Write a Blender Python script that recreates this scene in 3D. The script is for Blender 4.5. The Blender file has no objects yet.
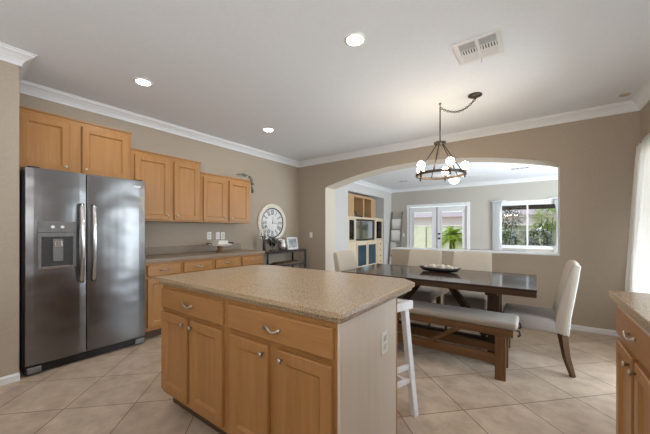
import bpy, bmesh, math, random
from mathutils import Vector, Matrix, noise
random.seed(7)
PI = math.pi
S = bpy.context.scene
COL = S.collection

# ------------------------------------------------------------------ camera
cam_d = bpy.data.cameras.new('camera')
cam = bpy.data.objects.new('camera', cam_d); COL.objects.link(cam)
cam_d.sensor_width = 36.0
cam_d.lens = 290.0 / 650.0 * 36.0
cam_d.shift_y = 13.5 / 650.0
cam_d.clip_start = 0.02
cam_d.clip_end = 300
cam.location = (0, 0, 1.24)
cam.rotation_euler = (PI / 2, 0, math.atan(0.72))
S.camera = cam

# ------------------------------------------------------------------ exposure, world, sun, door light, added fill
S.view_settings.view_transform = 'Standard'
S.view_settings.look = 'None'
S.view_settings.gamma = 1.0
S.view_settings.use_curve_mapping = False
S.view_settings.exposure = -0.17
S.cycles.use_denoising = True
S.cycles.max_bounces = 10
S.cycles.diffuse_bounces = 6
S.cycles.transparent_max_bounces = 16
S.cycles.sample_clamp_indirect = 6.0
S.cycles.caustics_reflective = False
S.cycles.caustics_refractive = False

world = bpy.data.worlds.new('sky'); S.world = world
world.use_nodes = True
wn = world.node_tree
bg = wn.nodes['Background']
sky = wn.nodes.new('ShaderNodeTexSky')
sky.sky_type = 'NISHITA'
sky.sun_disc = False
sky.sun_elevation = math.radians(48)
sky.sun_rotation = math.radians(200)
wn.links.new(sky.outputs[0], bg.inputs[0])
bg.inputs[1].default_value = 0.3

def light(name, kind, loc, direction, power, color=(1, 1, 1), size=None, **kw):
    d = bpy.data.lights.new(name, kind)
    d.energy = power; d.color = color
    if kind == 'AREA':
        d.shape = 'RECTANGLE'; d.size, d.size_y = size
    for k, v in kw.items():
        setattr(d, k, v)
    o = bpy.data.objects.new(name, d); COL.objects.link(o)
    o.location = loc
    o.rotation_euler = Vector(direction).to_track_quat('-Z', 'Y').to_euler()
    return o

light('sun', 'SUN', (-5, -8, 12), (0.35, 0.65, -0.75), 3.6, (1.0, 0.95, 0.86), angle=0.01)
light('patio_door_daylight', 'AREA', (1.13, 3.5, 1.15), (-1, -.12, .2), 125, (0.84, 0.92, 1.0), (1.5, 1.9))
light('added_kitchen_fill', 'AREA', (-1.3, -2.5, 1.3), (0, .1, 1), 68, (0.95, 0.98, 1.0), (3.4, 1.6))  # added area light thrown up at the ceiling; the wall behind has no window
light('added_right_fill', 'AREA', (0.90, -0.7, 1.6), (-.45, 0.1, .88), 150, (0.94, 0.975, 1.0), (2.6, 1.2))  # added upward fill at the right wall, where no window is built
light('added_family_room_fill', 'AREA', (2.1, 7.0, 1.3), (-1, 0, .45), 400, (0.82, 0.92, 1.0), (3.4, 1.9))  # added fill brightening the far room from its solid, unseen right wall

# ------------------------------------------------------------------ materials
def mat(name, color=(.8, .8, .8), rough=.5, metal=0.0, spec=.5):
    m = bpy.data.materials.new(name); m.use_nodes = True
    b = m.node_tree.nodes['Principled BSDF']
    b.inputs['Base Color'].default_value = (*color, 1)
    b.inputs['Roughness'].default_value = rough
    b.inputs['Metallic'].default_value = metal
    b.inputs['Specular IOR Level'].default_value = spec
    return m

def N(m, t, **kw):
    n = m.node_tree.nodes.new(t)
    for k, v in kw.items():
        if k.startswith('i_'):
            n.inputs[k[2:].replace('_', ' ')].default_value = v
        else:
            setattr(n, k, v)
    return n

def L(m, a, b):
    m.node_tree.links.new(a, b)

def BS(m):
    return m.node_tree.nodes['Principled BSDF']

def ramp(m, stops):
    r = N(m, 'ShaderNodeValToRGB')
    e = r.color_ramp.elements
    while len(e) < len(stops):
        e.new(0.5)
    for el, (p, c) in zip(e, stops):
        el.position = p; el.color = (*c, 1)
    return r

def coords(m, scale=(1, 1, 1), rot=(0, 0, 0), world_space=False):
    mp = N(m, 'ShaderNodeMapping')
    mp.inputs['Scale'].default_value = scale
    mp.inputs['Rotation'].default_value = rot
    if world_space:
        g = N(m, 'ShaderNodeNewGeometry'); L(m, g.outputs['Position'], mp.inputs['Vector'])
    else:
        t = N(m, 'ShaderNodeTexCoord'); L(m, t.outputs['Object'], mp.inputs['Vector'])
    return mp

def bump(m, height, strength=.2, dist=.01):
    b = N(m, 'ShaderNodeBump'); b.inputs['Strength'].default_value = strength; b.inputs['Distance'].default_value = dist
    L(m, height, b.inputs['Height']); L(m, b.outputs[0], BS(m).inputs['Normal'])

def noisy(name, c1, c2, scale=20, rough=.6, metal=0, bmp=.0, stretch=(1, 1, 1), detail=4, spec=.5, dist=.01, lo=.35, hi=.65):
    m = mat(name, c1, rough, metal, spec)
    mp = coords(m, stretch)
    n = N(m, 'ShaderNodeTexNoise'); n.inputs['Scale'].default_value = scale; n.inputs['Detail'].default_value = detail
    L(m, mp.outputs[0], n.inputs['Vector'])
    r = ramp(m, [(lo, c1), (hi, c2)])
    L(m, n.outputs[0], r.inputs[0]); L(m, r.outputs[0], BS(m).inputs['Base Color'])
    if bmp:
        bump(m, n.outputs[0], bmp, dist)
    return m

def wood(name, c1, c2, c3, axis='z', rough=.38, scale=1.0, spec=.4):
    m = mat(name, c2, rough, 0, spec)
    st = {'z': (16, 16, .9), 'x': (.9, 16, 16), 'y': (16, .9, 16)}[axis]
    mp = coords(m, tuple(s * scale for s in st))
    n = N(m, 'ShaderNodeTexNoise'); n.inputs['Scale'].default_value = 2.2; n.inputs['Detail'].default_value = 6; n.inputs['Roughness'].default_value = .6
    n.inputs['Distortion'].default_value = .6
    L(m, mp.outputs[0], n.inputs['Vector'])
    r = ramp(m, [(.25, c1), (.5, c2), (.75, c3)])
    L(m, n.outputs[0], r.inputs[0]); L(m, r.outputs[0], BS(m).inputs['Base Color'])
    bump(m, n.outputs[0], .05, .002)
    return m

M = {}
M['wall'] = noisy('taupe wall paint', (.415, .355, .288), (.44, .378, .308), 60, .85, bmp=.12, dist=.003, spec=.2)
M['wall_far'] = noisy('greige wall paint', (.47, .445, .40), (.49, .465, .42), 60, .85, bmp=.1, dist=.003, spec=.2)
M['reveal'] = noisy('paler cream reveal', (.60, .54, .46), (.63, .57, .49), 60, .8, spec=.2)
M['niche'] = noisy('pale wall paint', (.58, .575, .555), (.60, .595, .575), 60, .85, spec=.2)
M['ceiling'] = noisy('textured white ceiling', (.77, .805, .855), (.79, .825, .875), 40, .9, bmp=.10, dist=.003, detail=6, spec=.1)
M['trim'] = mat('white trim paint', (.76, .78, .805), .4)
M['white'] = noisy('white paint', (.78, .79, .81), (.82, .83, .85), 30, .45)
M['plastic'] = mat('white plastic', (.85, .85, .83), .35)
M['maple'] = wood('maple upright grain', (.35, .168, .055), (.39, .194, .067), (.435, .226, .083))
M['maple_h'] = wood('maple level grain', (.35, .168, .055), (.39, .194, .067), (.435, .226, .083), axis='x')
M['maple_dark'] = wood('shadow gap maple', (.20, .11, .045), (.24, .135, .055), (.28, .16, .065))
M['panel'] = wood('pale laminated end panel', (.66, .59, .50), (.69, .62, .53), (.72, .65, .56), rough=.4)
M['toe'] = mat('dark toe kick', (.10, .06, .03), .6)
M['pewter'] = noisy('brushed pewter', (.50, .46, .41), (.58, .54, .49), 40, .3, metal=1)
M['bronze'] = noisy('dark bronze metal', (.065, .055, .047), (.10, .085, .07), 40, .4, metal=.8)
M['black'] = mat('black metal', (.012, .012, .013), .5)
M['blackplastic'] = mat('black plastic', (.012, .012, .013), .35)

def granite(name, cols, rough, sc):
    m = mat(name, cols[1], rough, 0, .5)
    mp = coords(m, world_space=True)
    v = N(m, 'ShaderNodeTexNoise'); v.inputs['Scale'].default_value = sc; v.inputs['Detail'].default_value = 3; v.inputs['Roughness'].default_value = .7
    w = N(m, 'ShaderNodeTexVoronoi'); w.inputs['Scale'].default_value = sc * 1.4
    L(m, mp.outputs[0], v.inputs['Vector']); L(m, mp.outputs[0], w.inputs['Vector'])
    r = ramp(m, [(.34, cols[0]), (.47, cols[1]), (.62, cols[2])])
    L(m, v.outputs[0], r.inputs[0])
    mx = N(m, 'ShaderNodeMixRGB'); mx.blend_type = 'OVERLAY'; mx.inputs[0].default_value = .15
    L(m, r.outputs[0], mx.inputs[1]); L(m, w.outputs['Color'], mx.inputs[2])
    hs = N(m, 'ShaderNodeHueSaturation'); hs.inputs['Saturation'].default_value = .9
    L(m, mx.outputs[0], hs.inputs['Color'])
    L(m, hs.outputs[0], BS(m).inputs['Base Color'])
    return m
M['granite'] = granite('speckled tan granite', ((.20, .125, .065), (.42, .295, .17), (.58, .43, .27)), .22, 150)

M['granite_edge'] = granite('honed granite edge', ((.13, .08, .045), (.33, .235, .14), (.48, .36, .235)), .5, 150)
M['granite_shaded'] = granite('speckled granite with painted shade', ((.13, .09, .055), (.25, .185, .125), (.35, .27, .19)), .45, 150)  # counter granite darkened; shade under the wall cabinets goes into its colour

def tile_mat():
    m = mat('beige ceramic floor tile', (.5, .4, .3), .28, 0, .45)
    mp = coords(m, rot=(0, 0, -PI / 4), world_space=True)
    mp.vector_type = 'POINT'
    p = .4554
    # rotated coordinates: u=(x+y)/sqrt2, v=(y-x)/sqrt2 ; lattice node at u=1.2664, v=1.8236
    mp.inputs['Location'].default_value = (-1.2664 + 10 * p, -1.8236 + 10 * p, 0)
    br = N(m, 'ShaderNodeTexBrick'); br.offset = 0; br.squash = 1
    br.inputs['Scale'].default_value = 1; br.inputs['Mortar Size'].default_value = .0035
    br.inputs['Mortar Smooth'].default_value = .1
    br.inputs['Brick Width'].default_value = p; br.inputs['Row Height'].default_value = p
    br.inputs['Color1'].default_value = (.465, .368, .28, 1); br.inputs['Color2'].default_value = (.525, .423, .328, 1)
    br.inputs['Mortar'].default_value = (.21, .145, .095, 1); br.inputs['Bias'].default_value = 0
    L(m, mp.outputs[0], br.inputs['Vector'])
    g = coords(m, world_space=True)
    n = N(m, 'ShaderNodeTexNoise'); n.inputs['Scale'].default_value = 6.5; n.inputs['Detail'].default_value = 8; n.inputs['Roughness'].default_value = .62
    L(m, g.outputs[0], n.inputs['Vector'])
    r = ramp(m, [(.28, (.30, .28, .26)), (.5, (.52, .52, .52)), (.72, (.72, .73, .74))])
    L(m, n.outputs[0], r.inputs[0])
    mx = N(m, 'ShaderNodeMixRGB'); mx.blend_type = 'OVERLAY'; mx.inputs[0].default_value = .6
    L(m, br.outputs['Color'], mx.inputs[1]); L(m, r.outputs[0], mx.inputs[2])
    L(m, mx.outputs[0], BS(m).inputs['Base Color'])
    inv = N(m, 'ShaderNodeMath'); inv.operation = 'SUBTRACT'; inv.inputs[0].default_value = 1
    L(m, br.outputs['Fac'], inv.inputs[1])
    bump(m, inv.outputs[0], .4, .002)
    rr = N(m, 'ShaderNodeMapRange'); rr.inputs['To Min'].default_value = .26; rr.inputs['To Max'].default_value = .5
    L(m, n.outputs[0], rr.inputs[0]); L(m, rr.outputs[0], BS(m).inputs['Roughness'])
    return m
M['tile'] = tile_mat()

def steel():
    m = mat('brushed stainless steel', (.20, .20, .205), .27, 1.0)
    mp = coords(m, (1, 1.5, 90))
    n = N(m, 'ShaderNodeTexNoise'); n.inputs['Scale'].default_value = 6; n.inputs['Detail'].default_value = 3
    L(m, mp.outputs[0], n.inputs['Vector'])
    r = ramp(m, [(.3, (.19, .19, .196)), (.7, (.24, .24, .246))])
    L(m, n.outputs[0], r.inputs[0]); L(m, r.outputs[0], BS(m).inputs['Base Color'])
    mp2 = coords(m, (1, 1.4, 2.3))
    n2 = N(m, 'ShaderNodeTexNoise'); n2.inputs['Scale'].default_value = 1.7; n2.inputs['Detail'].default_value = 1
    L(m, mp2.outputs[0], n2.inputs['Vector'])
    bump(m, n2.outputs[0], .5, .03)
    return m
M['steel'] = steel()
M['steel_bright'] = noisy('polished steel handle', (.55, .55, .56), (.62, .62, .63), 40, .2, metal=1)
M['dispenser'] = noisy('grey dispenser plastic', (.16, .165, .17), (.19, .195, .2), 20, .4)
M['fridge_side'] = noisy('charcoal fridge side', (.03, .03, .032), (.04, .04, .042), 60, .5)
M['walnut'] = wood('dark walnut table', (.036, .021, .014), (.052, .032, .021), (.072, .045, .03), axis='x', rough=.10, spec=.3)
M['walnut_edge'] = wood('walnut edge', (.052, .028, .015), (.07, .038, .02), (.088, .05, .027), axis='x', rough=.45, spec=.25)
M['walnut_leg'] = wood('walnut leg', (.045, .024, .013), (.062, .033, .018), (.08, .044, .024), axis='z', rough=.5, spec=.25)
M['bench_wood'] = wood('brown bench wood', (.12, .058, .024), (.16, .08, .034), (.20, .105, .048), axis='x', rough=.5, spec=.25)
M['bench_leg'] = wood('brown bench leg wood', (.12, .058, .024), (.16, .08, .034), (.20, .105, .048), axis='z', rough=.5, spec=.25)
M['chair_leg'] = wood('dark brown chair leg', (.065, .032, .014), (.09, .046, .021), (.115, .06, .029), axis='z', rough=.5, spec=.2)

def fabric(name, c, sc=320, b=.25, rough=.95):
    m = noisy(name, tuple(x * .9 for x in c), tuple(min(1, x * 1.08) for x in c), sc, rough, bmp=b, dist=.002, spec=.15)
    BS(m).inputs['Sheen Weight'].default_value = .15
    return m
M['linen'] = fabric('beige linen', (.52, .47, .40))
M['seat_linen'] = fabric('grey linen seat', (.42, .39, .365))
M['bench_fabric'] = fabric('cream bench fabric', (.36, .32, .275))
M['towel'] = fabric('white cotton', (.80, .79, .76), 200)
M['blanket_grey'] = fabric('light grey knit', (.62, .62, .60), 120)
M['leather'] = noisy('dark brown leather', (.025, .018, .014), (.04, .03, .024), 80, .4, bmp=.1)

def sheer(name, c, tr):
    m = fabric(name, c, 260, .1)
    out = m.node_tree.nodes['Material Output']
    tl = N(m, 'ShaderNodeBsdfTranslucent'); tl.inputs[0].default_value = (*c, 1)
    mx = N(m, 'ShaderNodeMixShader'); mx.inputs[0].default_value = tr
    L(m, BS(m).outputs[0], mx.inputs[1]); L(m, tl.outputs[0], mx.inputs[2]); L(m, mx.outputs[0], out.inputs[0])
    return m
M['curtain'] = sheer('white curtain cotton', (.86, .85, .83), .35)
M['sheer'] = sheer('white sheer curtain', (.93, .94, .95), .75)

def glass(name, tint=(.97, .985, .98), amount=.12):
    m = bpy.data.materials.new(name); m.use_nodes = True
    nt = m.node_tree; nt.nodes.remove(nt.nodes['Principled BSDF'])
    out = nt.nodes['Material Output']
    t = N(m, 'ShaderNodeBsdfTransparent'); t.inputs[0].default_value = (*tint, 1)
    g = N(m, 'ShaderNodeBsdfGlossy'); g.inputs['Roughness'].default_value = .02
    fr = N(m, 'ShaderNodeFresnel'); fr.inputs[0].default_value = 1.45
    mx = N(m, 'ShaderNodeMixShader')
    L(m, fr.outputs[0], mx.inputs[0]); L(m, t.outputs[0], mx.inputs[1]); L(m, g.outputs[0], mx.inputs[2]); L(m, mx.outputs[0], out.inputs[0])
    return m
M['glass'] = glass('clear window glass')
M['vase_glass'] = glass('clear vase glass', (.90, .93, .92))
M['bluedoor'] = mat('blue grey smoked glass', (.018, .05, .075), .15)
M['mirror'] = mat('glossy television screen', (.62, .66, .68), .07, 1.0)
M['bezel'] = mat('dark bezel', (.03, .025, .022), .4)

def emit(name, c, s):
    m = mat(name, c, .4)
    BS(m).inputs['Emission Color'].default_value = (*c, 1)
    BS(m).inputs['Emission Strength'].default_value = s
    return m
M['bulb'] = emit('warm glowing globe bulb', (1.0, .78, .52), 62)
M['downlight'] = emit('glowing downlight lens', (1.0, .93, .83), 190)
M['fanlight'] = emit('glowing fan light bowl', (1.0, .97, .92), 20)
M['clock_face'] = noisy('white clock face', (.70, .72, .72), (.80, .82, .82), 6, .6)
M['clock_rim'] = noisy('distressed cream rim', (.70, .66, .57), (.80, .77, .69), 14, .6)
M['leaf'] = noisy('green leaf', (.05, .10, .045), (.11, .17, .08), 12, .6)
M['leaf_grey'] = noisy('silvery sage leaf', (.42, .43, .39), (.58, .58, .54), 12, .6)
M['leaf_dark'] = noisy('dark green leaf', (.03, .055, .03), (.06, .09, .05), 12, .6)
M['twig'] = noisy('brown twig', (.09, .06, .04), (.14, .10, .07), 30, .8)
M['petal'] = noisy('white petal', (.80, .78, .74), (.88, .87, .84), 20, .7)
M['palm'] = noisy('sunny palm frond', (.36, .52, .06), (.56, .70, .14), 6, .5)
M['shrub'] = noisy('garden shrub leaf', (.10, .17, .06), (.22, .30, .12), 6, .6)
M['fence'] = noisy('painted block fence', (.50, .52, .38), (.56, .57, .43), 5, .9)
M['house'] = noisy('pale stucco', (.66, .60, .55), (.70, .64, .59), 8, .9)
M['roof'] = noisy('pinkish clay roof', (.44, .36, .36), (.52, .43, .42), 14, .9)
M['beam'] = noisy('brown timber beam', (.12, .075, .05), (.17, .11, .07), 10, .8)
M['ground'] = noisy('pale gravel yard', (.50, .44, .37), (.60, .54, .46), 18, .95)
M['tin'] = noisy('galvanised tin', (.52, .50, .46), (.68, .66, .62), 10, .35, metal=.8)
M['photo'] = noisy('grey landscape print', (.22, .25, .28), (.50, .52, .54), 9, .5)
M['galv'] = noisy('weathered cream board', (.55, .52, .47), (.68, .66, .62), 10, .6)
M['rustic'] = wood('rustic brown shelf', (.14, .085, .05), (.20, .13, .08), (.26, .17, .11), axis='y', rough=.6)
M['ladder'] = wood('weathered grey ladder wood', (.15, .12, .10), (.21, .17, .14), (.27, .23, .19), rough=.7)
M['cream_wood'] = wood('pale oak cabinet', (.62, .50, .36), (.70, .58, .43), (.76, .65, .50), rough=.5)
M['oak'] = wood('honey oak shelf', (.40, .26, .13), (.47, .31, .16), (.53, .36, .20), rough=.5)
M['pot'] = noisy('dark woven ball', (.05, .05, .04), (.12, .11, .09), 40, .7)
M['ball'] = noisy('cream moss ball', (.50, .45, .38), (.72, .68, .60), 60, .8, bmp=.4)
M['traywood'] = mat('black wooden dough bowl', (.018, .016, .016), .3)
M['pedestal'] = wood('turned brown pedestal', (.20, .10, .05), (.27, .145, .075), (.33, .19, .1))
M['vent'] = mat('white vent metal', (.72, .72, .72), .5)
M['ventdark'] = mat('dark duct', (.06, .06, .065), .8)
M['fitting'] = noisy('tan ceiling fitting', (.45, .38, .32), (.5, .43, .37), 30, .6)

# ------------------------------------------------------------------ mesh helpers
def BM():
    return bmesh.new()

def box(bm, x0, x1, y0, y1, z0, z1):
    v = [bm.verts.new(p) for p in ((x0, y0, z0), (x1, y0, z0), (x1, y1, z0), (x0, y1, z0), (x0, y0, z1), (x1, y0, z1), (x1, y1, z1), (x0, y1, z1))]
    for f in ((3, 2, 1, 0), (4, 5, 6, 7), (0, 1, 5, 4), (1, 2, 6, 5), (2, 3, 7, 6), (3, 0, 4, 7)):
        bm.faces.new([v[i] for i in f])
    return v

def prism(bm, pts, a, b, axis='y'):
    """pts: 2-D outline; axis: extrusion axis. y: (x,z) ; x: (y,z) ; z: (x,y)"""
    def P(p, t):
        return {'y': (p[0], t, p[1]), 'x': (t, p[0], p[1]), 'z': (p[0], p[1], t)}[axis]
    A = [bm.verts.new(P(p, a)) for p in pts]; B = [bm.verts.new(P(p, b)) for p in pts]
    n = len(pts)
    bm.faces.new(A); bm.faces.new(B[::-1])
    for i in range(n):
        bm.faces.new((A[i], B[i], B[(i + 1) % n], A[(i + 1) % n]))

def frame_of(d):
    d = d.normalized()
    u = d.cross(Vector((0, 0, 1)))
    if u.length < 1e-4:
        u = Vector((1, 0, 0))
    u.normalize()
    return u, d.cross(u).normalized()

def tube(bm, pts, r, n=8, cap=True):
    """round tube along pts; r number or list"""
    pts = [Vector(p) for p in pts]
    rs = r if isinstance(r, (list, tuple)) else [r] * len(pts)
    rings = []
    u = None
    for i, p in enumerate(pts):
        d = (pts[min(i + 1, len(pts) - 1)] - pts[max(i - 1, 0)])
        if u is None:
            u, w = frame_of(d)
        else:
            dn = d.normalized(); u = (u - dn * u.dot(dn)).normalized(); w = dn.cross(u)
        rings.append([bm.verts.new(p + (u * math.cos(2 * PI * k / n) + w * math.sin(2 * PI * k / n)) * rs[i]) for k in range(n)])
    for a, b in zip(rings, rings[1:]):
        for k in range(n):
            bm.faces.new((a[k], a[(k + 1) % n], b[(k + 1) % n], b[k]))
    if cap:
        bm.faces.new(rings[0][::-1]); bm.faces.new(rings[-1])

def bar(bm, p0, p1, w, h, up=(0, 0, 1)):
    """rectangular bar between two points, w across, h along 'up'"""
    p0, p1 = Vector(p0), Vector(p1)
    d = (p1 - p0).normalized()
    u = d.cross(Vector(up))
    if u.length < 1e-4:
        u = Vector((1, 0, 0))
    u.normalize(); v = u.cross(d).normalized()
    q = []
    for p in (p0, p1):
        q.append([bm.verts.new(p + u * a * w / 2 + v * b * h / 2) for a, b in ((-1, -1), (1, -1), (1, 1), (-1, 1))])
    a, b = q
    for k in range(4):
        bm.faces.new((a[k], a[(k + 1) % 4], b[(k + 1) % 4], b[k]))
    bm.faces.new(a[::-1]); bm.faces.new(b)

def lathe(bm, prof, c=(0, 0, 0), n=24, axis='z'):
    """prof: list of (r, h)"""
    c = Vector(c); rings = []
    for r, h in prof:
        ring = []
        for k in range(n):
            a = 2 * PI * k / n
            q = (r * math.cos(a), r * math.sin(a), h)
            if axis == 'x': q = (h, q[0], q[1])
            elif axis == 'y': q = (q[0], h, q[1])
            elif axis == '-x': q = (-h, q[0], q[1])
            elif axis == '-y': q = (q[0], -h, q[1])
            ring.append(bm.verts.new(c + Vector(q)))
        rings.append(ring)
    for a, b in zip(rings, rings[1:]):
        for k in range(n):
            bm.faces.new((a[k], a[(k + 1) % n], b[(k + 1) % n], b[k]))
    closed = prof[0] == prof[-1]
    if prof[0][0] > 1e-5 and not closed: bm.faces.new(rings[0][::-1])
    if prof[-1][0] > 1e-5 and not closed: bm.faces.new(rings[-1])
    if closed: bmesh.ops.remove_doubles(bm, verts=rings[0] + rings[-1], dist=1e-6)

def ball(bm, c, r, nu=14, nv=9, sc=(1, 1, 1)):
    prof = [(max(math.sin(PI * i / nv), 1e-4) * r, -math.cos(PI * i / nv) * r) for i in range(nv + 1)]
    k0 = len(bm.verts)
    lathe(bm, prof, (0, 0, 0), nu)
    bm.verts.ensure_lookup_table()
    for v in bm.verts[k0:]:
        v.co = Vector((v.co.x * sc[0], v.co.y * sc[1], v.co.z * sc[2])) + Vector(c)

def leaf(bm, base, d, length, width, droop=.25):
    base = Vector(base); d = Vector(d).normalized()
    s, up = frame_of(d)
    up = -up if up.z < 0 else up
    m1 = base + d * length * .45 + up * length * .08
    tip = base + d * length - Vector((0, 0, droop * length))
    a = bm.verts.new(base); l = bm.verts.new(m1 + s * width / 2); r = bm.verts.new(m1 - s * width / 2)
    mm = bm.verts.new(m1 - up * width * .18); t = bm.verts.new(tip)
    bm.faces.new((a, l, mm)); bm.faces.new((a, mm, r)); bm.faces.new((l, t, mm)); bm.faces.new((mm, t, r))

def shaker(bm, x0, x1, z0, z1, t=.023, fw=.055, rec=.013):
    """framed door: front faces -y at y=-t, back at y=0"""
    e = .004
    rects = [((x0, x1, z0, z1), 0), ((x0, x1, z0, z1), -t + e), ((x0 + e, x1 - e, z0 + e, z1 - e), -t),
             ((x0 + fw, x1 - fw, z0 + fw, z1 - fw), -t), ((x0 + fw + .014, x1 - fw - .014, z0 + fw + .014, z1 - fw - .014), -t + rec)]
    R = []
    for (a, b, c, d), y in rects:
        R.append([bm.verts.new(p) for p in ((a, y, c), (b, y, c), (b, y, d), (a, y, d))])
    bm.faces.new(R[0][::-1])
    for A, B in zip(R, R[1:]):
        for k in range(4):
            bm.faces.new((A[k], A[(k + 1) % 4], B[(k + 1) % 4], B[k]))
    bm.faces.new(R[-1])

def slab(bm, x0, x1, z0, z1, t=.023, e=.007):
    rects = [((x0, x1, z0, z1), 0), ((x0, x1, z0, z1), -t + e), ((x0 + e, x1 - e, z0 + e, z1 - e), -t)]
    R = []
    for (a, b, c, d), y in rects:
        R.append([bm.verts.new(p) for p in ((a, y, c), (b, y, c), (b, y, d), (a, y, d))])
    bm.faces.new(R[0][::-1])
    for A, B in zip(R, R[1:]):
        for k in range(4):
            bm.faces.new((A[k], A[(k + 1) % 4], B[(k + 1) % 4], B[k]))
    bm.faces.new(R[-1])

ROOT = {}          # object name -> world location its mesh coordinates are measured from

def obj(name, bm, m, parent=None, smooth=False, bevel=0, seg=2, sub=0, world_coords=True, label=None):
    """link a bmesh as ONE mesh object; world_coords: vertices are in world space and the parent is an unrotated Empty or its child"""
    if parent is not None and world_coords:
        off = ROOT.get(parent.name, Vector((0, 0, 0)))
        bmesh.ops.translate(bm, verts=bm.verts, vec=-off)
    bmesh.ops.recalc_face_normals(bm, faces=bm.faces)
    me = bpy.data.meshes.new(name); bm.to_mesh(me); bm.free()
    me.materials.append(M[m] if isinstance(m, str) else m)
    if smooth:
        for p in me.polygons: p.use_smooth = True
    o = bpy.data.objects.new(name, me); COL.objects.link(o)
    if parent is not None:
        o.parent = parent
        ROOT[o.name] = ROOT.get(parent.name, Vector((0, 0, 0)))
    if bevel:
        md = o.modifiers.new('bevel', 'BEVEL'); md.width = bevel; md.segments = seg; md.limit_method = 'ANGLE'; md.angle_limit = math.radians(40)
    if sub:
        md = o.modifiers.new('sub', 'SUBSURF'); md.levels = sub; md.render_levels = sub
    if label: o['label'] = label
    return o

def lobj(name, bm, m, parent, **kw):
    return obj(name, bm, m, parent, world_coords=False, **kw)

def tag(o, label, cat, group=None):
    o['label'] = label; o['category'] = cat
    if group: o['group'] = group
    return o

def thing(name, label, cat, loc=(0, 0, 0), rotz=0, group=None):
    o = bpy.data.objects.new(name, None); COL.objects.link(o)
    o.empty_display_size = .1
    o.location = loc; o.rotation_euler = (0, 0, rotz)
    ROOT[o.name] = Vector(loc)
    return tag(o, label, cat, group)

def struct(name, bm, m, parent=None, **kw):
    o = obj(name, bm, m, parent, **kw)
    if parent is None: o['kind'] = 'structure'
    return o

def sthing(name, loc):
    o = bpy.data.objects.new(name, None); COL.objects.link(o); o.empty_display_size = .1
    o.location = loc; ROOT[o.name] = Vector(loc); o['kind'] = 'structure'
    return o

def dup(root, loc, rotz=None, label=None):
    r = root.copy(); COL.objects.link(r); r.location = loc
    if rotz is not None: r.rotation_euler = (0, 0, rotz)
    if label: r['label'] = label
    for ch in list(root.children):
        c = ch.copy(); COL.objects.link(c); c.parent = r
        for g in list(ch.children):
            d = g.copy(); COL.objects.link(d); d.parent = c
    return r

# ------------------------------------------------------------------ setting
H = 2.71
XL, XR, YB, YF = -4.14, .985, 4.77, -2.6           # kitchen: left, right, back (arch) wall, wall behind the camera
T = .36                                            # arch wall thickness
FXL, FXR, FY = -4.2, 2.2, 9.96                     # family room beyond the arch

b = BM(); box(b, -4.95, 2.35, -2.75, FY + .15, -.12, 0); struct('floor', b, 'tile')
b = BM(); box(b, -4.95, 2.35, -2.75, FY + .15, H, H + .15); struct('ceiling', b, 'ceiling')
b = BM(); box(b, XL - .15, XL, .474, YB, 0, H); struct('wall_left', b, 'wall')
b = BM(); box(b, XL - .15, -3.47, YF, .474, 0, H); struct('wall_alcove', b, 'wall', bevel=.012)
b = BM(); box(b, XL, XR + .12, YF - .12, YF, 0, H); struct('wall_front', b, 'wall')
# right wall with the patio door opening
b = BM()
prism(b, [(YF, 0), (2.7, 0), (2.7, 2.1), (4.3, 2.1), (4.3, 0), (YB, 0), (YB, H), (YF, H)], XR, XR + .12, 'x')
struct('wall_right', b, 'wall')
d = sthing('door_3', (XR + .05, 3.5, 0))
b = BM(); box(b, XR + .02, XR + .08, 2.7, 2.77, 0, 2.1); box(b, XR + .02, XR + .08, 4.23, 4.3, 0, 2.1); box(b, XR + .02, XR + .08, 3.46, 3.54, .05, 2.03)
box(b, XR + .02, XR + .08, 2.77, 4.23, 2.03, 2.1); box(b, XR + .02, XR + .08, 2.77, 4.23, 0, .05)
obj('door_frame', b, 'white', d)
b = BM(); box(b, XR + .045, XR + .05, 2.77, 3.46, .05, 2.03); box(b, XR + .045, XR + .05, 3.54, 4.23, .05, 2.03); obj('glass_pane', b, 'glass', d)

# back wall with the broad arch and the half wall
pts = [(XL - .15, 0), (-3.424, 0), (-3.424, 2.11)]
cx, hw, apex, R = -1.576, 1.848, 2.375, 6.576
for i in range(1, 40):
    x = -3.424 + i * 2 * hw / 40
    pts.append((x, apex - R + math.sqrt(R * R - (x - cx) ** 2)))
pts += [(.272, 2.11), (.272, .915), (-2.0, .915), (-2.0, 0), (XR + .12, 0), (XR + .12, H), (XL - .15, H)]
b = BM(); prism(b, pts, YB, YB + T, 'y')
for f in b.faces:
    f.smooth = False
wb = struct('wall_back', b, 'wall')
wb.data.materials.append(M['reveal'])  # opening faces get a paler cream than the wall
for p in wb.data.polygons:
    if abs(p.normal.y) < .5 and -3.43 < p.center.x < .28 and .93 < p.center.z < 2.5:
        p.material_index = 1
b = BM(); box(b, -2.01, .271, YB - .012, YB + T + .012, .9151, .932); struct('trim_1', b, 'trim', bevel=.004)

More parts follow.
